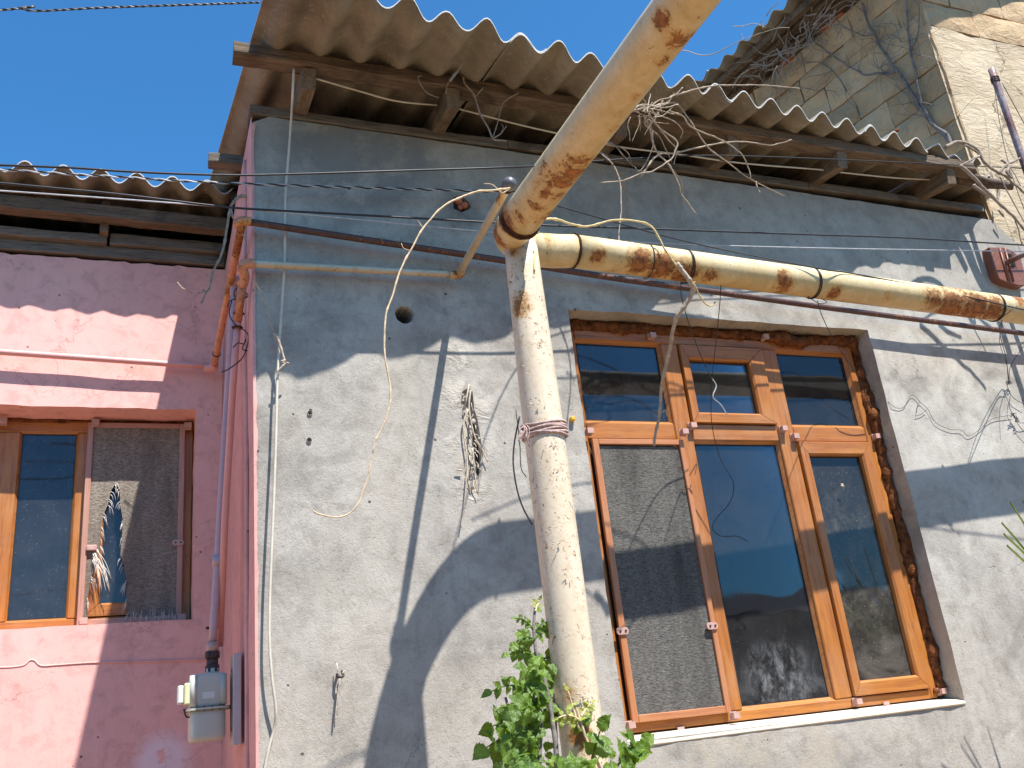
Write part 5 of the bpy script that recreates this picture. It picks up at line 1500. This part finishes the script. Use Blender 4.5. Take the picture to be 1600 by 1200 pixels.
# log and stems at the right end of the eave
K3 = lambda lst, y: [(1400 + a / 4.615, 200 + b / 4.615, y) for a, b in lst]
lg = thing('roof_end_log', 'dark weathered log ends sticking out beyond the purlin at the right', 'log', at(1540, 285, -.2))
tube_obj('log', [at(1494, 279, -.10), at(1530, 285, -.14), at(1560, 288, -.2), at(1584, 292, -.24)], [.026, .028, .024, .016], MAT['wood_log'], lg, seg=12, rfun=lambda i, k: 1 + .12 * mnoise.noise(Vector((i * .3, k * .9, 2))))
tube_obj('log', [at(1490, 270, -.12), at(1520, 276, -.16), at(1545, 284, -.2)], [.02, .02, .014], MAT['wood_log'], lg, seg=10)
lines = [(K3([(360, 140), (400, 115), (450, 102), (500, 108), (560, 140), (600, 180), (640, 250), (700, 300), (790, 350), (860, 410), (950, 490)], -.30), .010),
    (K3([(500, 125), (560, 160), (610, 200), (620, 220)], -.31), .006), (K3([(600, 200), (540, 235), (460, 272)], -.33), .006), (K3([(462, 272), (520, 320), (600, 400), (680, 480), (760, 560), (850, 640), (930, 740)], -.34), .010),
    (K3([(740, 330), (790, 270), (850, 240), (920, 205)], -.3), .008), (K3([(760, 230), (800, 260), (830, 330)], -.3), .006), (K3([(560, 410), (620, 460), (690, 500), (720, 510)], -.3), .009), (K3([(750, 350), (790, 430), (860, 560), (930, 690)], -.3), .004),
    (K3([(790, 580), (850, 640), (880, 720), (910, 840)], -.1), .006), (K3([(735, 420), (740, 480), (730, 530)], -.05), .010), (K3([(740, 590), (775, 640)], -.05), .006), (K3([(820, 270), (800, 320), (830, 360), (820, 300)], -.32), .009), (K3([(780, 250), (820, 280), (900, 420)], -.3), .003)]
vine('dead_vine_tangle', lines, MAT['twig'], 'thick grey vine stems wrapped round the right end of the eave', 'dead vine', seg=7, nodes=False)
# vine on the stone wall
def swall(px, py, off=.02):
    return atp(px, py, SC + sn * off, sn)
K4 = lambda lst: [(1340 + a / 5, b / 5) for a, b in lst]
K5 = lambda lst: [(1080 + a / 4.444, b / 4.444) for a, b in lst]
sv_ = thing('stone_wall_vine', 'dead bluish grey vine climbing the shaded stone wall', 'dead vine', swall(1484, 222))
sl_ = [(K4([(722, 1120), (700, 1080), (620, 990), (560, 940), (500, 870), (450, 770), (400, 680), (340, 590), (280, 510), (220, 410), (160, 330), (110, 230), (70, 130), (40, 40)]), .017),
    (K4([(725, 1125), (680, 1040), (590, 960), (530, 890), (490, 780), (470, 660), (450, 540), (430, 420), (400, 330), (390, 200), (380, 60), (378, -30)]), .016),
    (K4([(320, 550), (240, 575), (150, 580), (60, 575), (0, 555)]), .010), (K4([(430, 400), (460, 300), (480, 200), (480, 60), (440, 10)]), .008), (K4([(340, 580), (290, 510), (230, 500), (190, 520), (165, 540)]), .005),
    (K4([(160, 320), (230, 270), (290, 280), (340, 330)]), .004), (K4([(540, 900), (470, 860), (440, 790)]), .005),
    (K5([(1430, 495), (1330, 510), (1220, 515), (1150, 485), (1060, 440), (960, 370), (880, 310), (800, 250), (700, 230), (600, 180)]), .010),
    (K5([(1080, 630), (1040, 550), (980, 490), (900, 440), (800, 430), (730, 400), (650, 370), (560, 350), (480, 380)]), .006),
    (K5([(1270, 250), (1180, 245), (1090, 210), (1040, 170), (990, 90), (940, 40), (880, 10)]), .006), (K5([(870, 290), (880, 200), (870, 90), (850, 20)]), .005), (K5([(1290, 280), (1240, 190), (1200, 90), (1180, 20)]), .006), (K5([(600, 500), (560, 540), (555, 600), (620, 620), (760, 610)]), .0035)]
def wline(pts, rr, mat, par, off=.02, seg=6):
    P = catmull([swall(px, py, off) for px, py in pts], 6)
    for i in range(len(P)): P[i] = P[i] + mnoise.noise_vector(P[i] * 9) * .012
    n_ = len(P)
    v_, f_ = tube(P, [max(.0012, rr * (1 - .55 * i / n_) * (1 + .15 * mnoise.noise(P[i] * 40))) for i in range(n_)], seg)
    mesh('stem', v_, f_, mat, par, smooth=True)
for pts, rr in sl_: wline(pts, rr * .72, MAT['bark'], sv_)
for k in range(110):
    src = rnd.choice(sl_)[0]; x, y = src[rnd.randrange(len(src))]
    a = rnd.uniform(0, 6.28); L = rnd.uniform(12, 70); pts = [(x, y)]
    for j in range(3): a += rnd.uniform(-.5, .5); x += math.cos(a) * L / 3; y += math.sin(a) * L / 3; pts.append((x, y))
    if max(p[1] for p in pts) < 215: wline(pts, rnd.uniform(.0015, .003), MAT['bark'], sv_, .03, 4)
st_ = thing('eave_vine_tangle', 'dense tangle of dead twigs under the upper stone house eave', 'dead vine', swall(1240, 80, .12))
for k in range(95):
    t = rnd.random()
    x, y = 1165 + 150 * t + rnd.gauss(0, 9), 128 - 120 * t + rnd.gauss(0, 11)
    a = rnd.choice([-.7, 2.4]) + rnd.gauss(0, .6); L = rnd.uniform(14, 60); pts = [(x, y)]
    for j in range(4): a += rnd.uniform(-.55, .55); x += math.cos(a) * L / 4; y += math.sin(a) * L / 4; pts.append((x, y))
    wline(pts, rnd.uniform(.002, .0055), MAT['twig'], st_, rnd.uniform(.08, .3), 5)
for pts in (K5([(-60, 355), (0, 365), (90, 382), (180, 365), (250, 330), (310, 295), (420, 255), (520, 220), (600, 200), (680, 192)]), K5([(290, 190), (370, 180), (440, 172), (520, 190)]), K5([(290, 620), (320, 560), (345, 520), (395, 490)]), K5([(525, 105), (560, 50), (610, 0)]), K5([(500, 200), (490, 150), (500, 140)]), K5([(600, 460), (570, 520), (555, 580)])):
    wline(pts, .004, MAT['twig_pale'], st_, .34, 5)

# hook with bits of wire low on the grey wall
hk = thing('wall_hook', 'rusty hook with a twist of wire hanging low on the grey wall', 'hook', at(530, 1052, -.02))
tube_obj('hook', [at(527, 1056, .0), at(527, 1054, -.02), at(530, 1058, -.028), at(536, 1056, -.026), at(534, 1048, -.02)], .0045, MAT['iron'], hk, seg=7)
for pts in (((532, 1058), (530, 1080), (526, 1105), (524, 1125)), ((534, 1056), (531, 1075), (528, 1100), (527, 1118)), ((531, 1060), (527, 1090), (524, 1120), (523, 1130)), ((528, 1050), (526, 1036)), ((535, 1052), (538, 1048))):
    tube_obj('wire', [at(x, y, -.03 + .02 * i / len(pts)) for i, (x, y) in enumerate(pts)], .0018, MAT['cable_g'] if pts[0][0] == 534 else MAT['straw'], hk, seg=5)

# ------------------------------------------------------------------ plants
def leaf_mesh(name, mat, lobes, L=1.0, W=.8, fold=.25, curl=.3, seed=0):
    """toothed leaf in local space: base at origin, along +Y, up +Z"""
    rn = random.Random(seed)
    nst = 15; vs_, fs_ = [], []
    for i in range(nst + 1):
        t = i / nst
        w = W * .5 * (math.sin(math.pi * min(1, t * 1.05) ** .72)) ** .8 if 0 < t < 1 else 0.0
        tooth = (1.0 + lobes * (.5 if i % 2 else -.5)) * (1 + rn.uniform(-.06, .06))
        y = t * L; zc = -curl * t * t * L * .5 + .03 * math.sin(t * 9 + seed)
        if i in (0, nst):
            vs_.append((0, y, zc)); vs_.append((0, y, zc)); vs_.append((0, y, zc)); vs_.append((0, y, zc)); vs_.append((0, y, zc))
        else:
            ww = w * tooth
            rip = .035 * math.sin(i * 2.2 + seed)
            for s in (-1, -.5, 0, .5, 1): vs_.append((s * ww, y - abs(s) * .06 * L * (1 if i % 2 else -.4), zc + fold * abs(s) * ww - .22 * (s * ww) ** 2 + (rip if abs(s) == 1 else 0)))
    for i in range(nst):
        for k in range(4): a = i * 5 + k; fs_.append((a, a + 1, a + 6, a + 5))
    # petiole
    v2, f2 = tube([(0, -.22, -.02), (0, 0, 0)], .018, 4)
    n = len(vs_); vs_ += [tuple(q) for q in v2]; fs_ += [tuple(i + n for i in q) for q in f2]
    me = bpy.data.meshes.new(name); me.from_pydata(vs_, [], fs_); me.materials.append(mat)
    me.polygons.foreach_set('use_smooth', [True] * len(me.polygons)); me.update()
    return me
LM = [leaf_mesh('leaf', MAT['leaf'], .16, 1, .86, .30, .45, s) for s in (1, 2, 3)] + [leaf_mesh('leaf', MAT['leaf'], .12, 1, .68, .4, .8, s) for s in (4, 5)]
LY = [leaf_mesh('leaf', MAT['leaf_young'], .34, 1, .5, .3, .5, s) for s in (6, 7)]
def put_leaf(par, me, p, direction, up, size, name='leaf'):
    o = bpy.data.objects.new(name, me); COL.objects.link(o); o.parent = par
    d = Vector(direction).normalized(); u_ = Vector(up); u_ = (u_ - d * u_.dot(d)).normalized(); s_ = d.cross(u_)
    Mx = Matrix(((s_.x, d.x, u_.x), (s_.y, d.y, u_.y), (s_.z, d.z, u_.z))).to_4x4()
    o.matrix_local = Matrix.Translation(Vector(p) - origin(par)) @ Mx @ Matrix.Scale(size, 4)
    return o
cp = thing('climbing_plant', 'leafy green climbing plant growing beside the foot of the cream post', 'plant', (1.0, -.55, 0))
stems = [[(872, 1600, -0.68), (868, 1400, -0.69), (870, 1200, -0.71), (862, 1120, -0.70), (850, 1060, -0.69), (838, 1020, -0.68), (834, 980, -0.67), (836, 950, -0.66)],
         [(850, 1500, -0.68), (846, 1300, -0.73), (843, 1200, -0.73), (846, 1120, -0.71), (845, 1080, -0.69)],
         [(880, 1500, -0.63), (873, 1300, -0.63), (868, 1150, -0.59), (864, 1060, -0.59), (858, 1000, -0.58)],
         [(835, 1400, -0.73), (825, 1250, -0.75), (815, 1180, -0.75), (800, 1130, -0.73), (790, 1090, -0.71)]]
for s_ in stems: tube_obj('stem', [at(*p) for p in s_], [.009, .0035], MAT['bark'], cp, seg=6)
view_ = lambda p: (CAM - Vector(p)).normalized()
def leafy(px, py, y, size, mes, droop=.5, az=None):
    p = at(px, py, y)
    a = rnd.uniform(-math.pi, math.pi) if az is None else az
    d = Vector((math.cos(a), -abs(math.sin(a)) * .6 + rnd.uniform(-.3, .2), -droop + rnd.uniform(-.35, .35)))
    up = Vector((rnd.uniform(-0.63, .5) + .25, -.9 + rnd.uniform(-.4, .4), 1.0 + rnd.uniform(-0.63, .5)))
    put_leaf(cp, rnd.choice(mes), p, d, up, size)
# leaf fans: branches with leaves at both sides
def spray(x0, y0, x1, y1, ya, yb, n, size, mes, drop=8):
    P = [at(x0 + (x1 - x0) * t, y0 + (y1 - y0) * t - drop * math.sin(math.pi * t), ya + (yb - ya) * t) for t in (0, .35, .7, 1)]
    tube_obj('stem', P, [.0035, .0015], MAT['leaf'] if mes is LM else MAT['stem'], cp, seg=5, sm=4)
    for i in range(n):
        t = .25 + .75 * i / max(1, n - 1)
        px, py = x0 + (x1 - x0) * t, y0 + (y1 - y0) * t - drop * math.sin(math.pi * t)
        for sgn in ((1, -1) if i < n - 1 else (0,)):
            ang = math.atan2(-(y1 - y0), x1 - x0)
            aa = ang + sgn * R(rnd.uniform(45, 85))
            d = Vector((math.cos(aa), rnd.uniform(-0.63, .1), math.sin(aa) - .35))
            up = Vector((rnd.uniform(-.4, .6), -1.0 + rnd.uniform(-.3, .3), .7 + rnd.uniform(-0.63, .5)))
            put_leaf(cp, rnd.choice(mes), at(px, py, ya + (yb - ya) * t), d, up, size * rnd.uniform(.75, 1.2) * (1 - .25 * t))
spray(836, 955, 842, 938, -0.67, -0.65, 3, .024, LY + LM[:1], 0)
spray(834, 985, 805, 966, -0.67, -0.71, 4, .018, LM, 6)
spray(836, 988, 855, 972, -0.67, -0.65, 3, .018, LM, 5)
spray(834, 1000, 808, 1006, -0.67, -0.77, 4, .036, LM)
spray(834, 1000, 862, 990, -0.68, -0.63, 3, .034, LM)
spray(840, 1030, 795, 1022, -0.67, -0.73, 4, .036, LM)
spray(842, 1040, 862, 1032, -0.65, -0.61, 3, .036, LM)
spray(848, 1065, 822, 1045, -0.69, -0.79, 4, .052, LM)
spray(848, 1065, 868, 1060, -0.67, -0.63, 3, .046, LM)
spray(838, 1085, 768, 1080, -0.69, -0.75, 5, .034, LM, 12)
spray(845, 1100, 790, 1105, -0.70, -0.75, 4, .044, LM)
spray(850, 1115, 812, 1110, -0.71, -0.85, 4, .060, LM)
spray(850, 1110, 868, 1120, -0.67, -0.63, 3, .05, LM)
spray(835, 1130, 770, 1135, -0.71, -0.77, 5, .050, LM, 12)
spray(830, 1160, 760, 1168, -0.73, -0.79, 5, .055, LM, 12)
spray(848, 1150, 800, 1150, -0.71, -0.83, 4, .055, LM)
spray(845, 1180, 785, 1195, -0.73, -0.85, 5, .06, LM)
spray(850, 1200, 820, 1215, -0.73, -0.85, 4, .06, LM)
spray(850, 1200, 760, 1235, -0.73, -0.79, 5, .06, LM)
spray(862, 1140, 862, 1110, -0.65, -0.63, 3, .045, LM)
for k in range(95):
    t = rnd.random() ** .7
    leafy(833 - 48 * t * rnd.random() * 1.5 + rnd.uniform(-6, 30), 1020 + 220 * t, -.69 + rnd.uniform(-.08, .12), rnd.uniform(.022, .050), LM)
# young shoots crossing the post and leaves by the sill
spray(905, 1140, 888, 1080, -0.75, -0.75, 3, .028, LY, 0)
spray(908, 1120, 925, 1098, -0.75, -0.73, 4, .024, LY, 3)
spray(905, 1125, 872, 1122, -0.75, -0.79, 4, .034, LY, 6)
spray(912, 1135, 905, 1125, -0.73, -0.73, 3, .034, LM, 0)
spray(925, 1185, 938, 1140, -0.75, -0.79, 3, .055, LM, 0)
tube_obj('stem', [at(950, 1240, -0.73), at(935, 1195, -0.75), at(918, 1160, -0.75), at(908, 1130, -0.75), at(898, 1100, -0.75)], [.005, .003], MAT['stem'], cp, seg=6)
spray(960, 1205, 1003, 1162, -0.68, -0.63, 4, .058, LM, 10)
spray(990, 1200, 985, 1160, -0.65, -0.63, 3, .055, LM, 0)
spray(950, 1215, 955, 1185, -0.71, -0.71, 3, .035, LM, 0)
spray(900, 1215, 872, 1205, -0.77, -0.85, 4, .06, LM, 4)
spray(930, 1220, 905, 1205, -0.75, -0.81, 4, .06, LM, 4)
tube_obj('tendril', [at(858, 990, -.575), at(872, 1002, -.575), at(886, 1018, -.575), at(894, 1035, -.575), at(903, 1058, -.575)], [.0025, .001], MAT['stem'], cp, seg=5)
# dry clinging rootlets on the post
for (px, py, n_) in ((829, 633, 9), (838, 628, 7), (895, 770, 4), (870, 850, 4), (905, 1085, 10), (918, 1095, 8), (885, 900, 4), (875, 740, 4), (862, 700, 4), (800, 520, 5), (822, 580, 4)):
    for k in range(n_):
        p = at(px + rnd.gauss(0, 5), py + rnd.gauss(0, 5), -.722)
        tube_obj('rootlet', [p, p + V(rnd.uniform(-.007, .007), -.004, rnd.uniform(-.008, .007))], .0012, MAT['straw'], cp, seg=4, sm=0)

yu = thing('spiky_plant', 'stiff pointed green blades reaching in at the right edge', 'plant', at(1660, 960, -.4))
for k, (x0, y0, x1, y1, w) in enumerate(((1680, 960, 1562, 803, .013), (1690, 960, 1565, 820, .012), (1680, 950, 1575, 770, .008), (1680, 950, 1595, 768, .008), (1700, 980, 1570, 838, .011), (1680, 940, 1600, 745, .009), (1690, 950, 1630, 760, .01))):
    a, b = at(x0, y0, -.40), at(x1, y1, -.42 - .02 * (k % 3))
    sd = (b - a).cross(Vector((0, -1, .3))).normalized()
    vs_, fs_ = [], []
    for i in range(9):
        t = i / 8; c = a + (b - a) * t + V(0, 0, -.03 * t * t); ww = w * (1 - t ** 1.5) + .0006
        vs_ += [c - sd * ww, c + V(0, .006, -.004), c + sd * ww]
    for i in range(8):
        for q_ in (0, 1): s0_ = i * 3 + q_; fs_.append((s0_, s0_ + 1, s0_ + 4, s0_ + 3))
    mesh('blade', vs_, fs_, MAT['blade'], yu, smooth=True)
tube_obj('trunk', [Vector((at(1690, 960, -.4).x, -.4, z)) for z in (0, .5, 1.0, at(1690, 960, -.4).z)], .05, MAT['wood_log'], yu, seg=12)
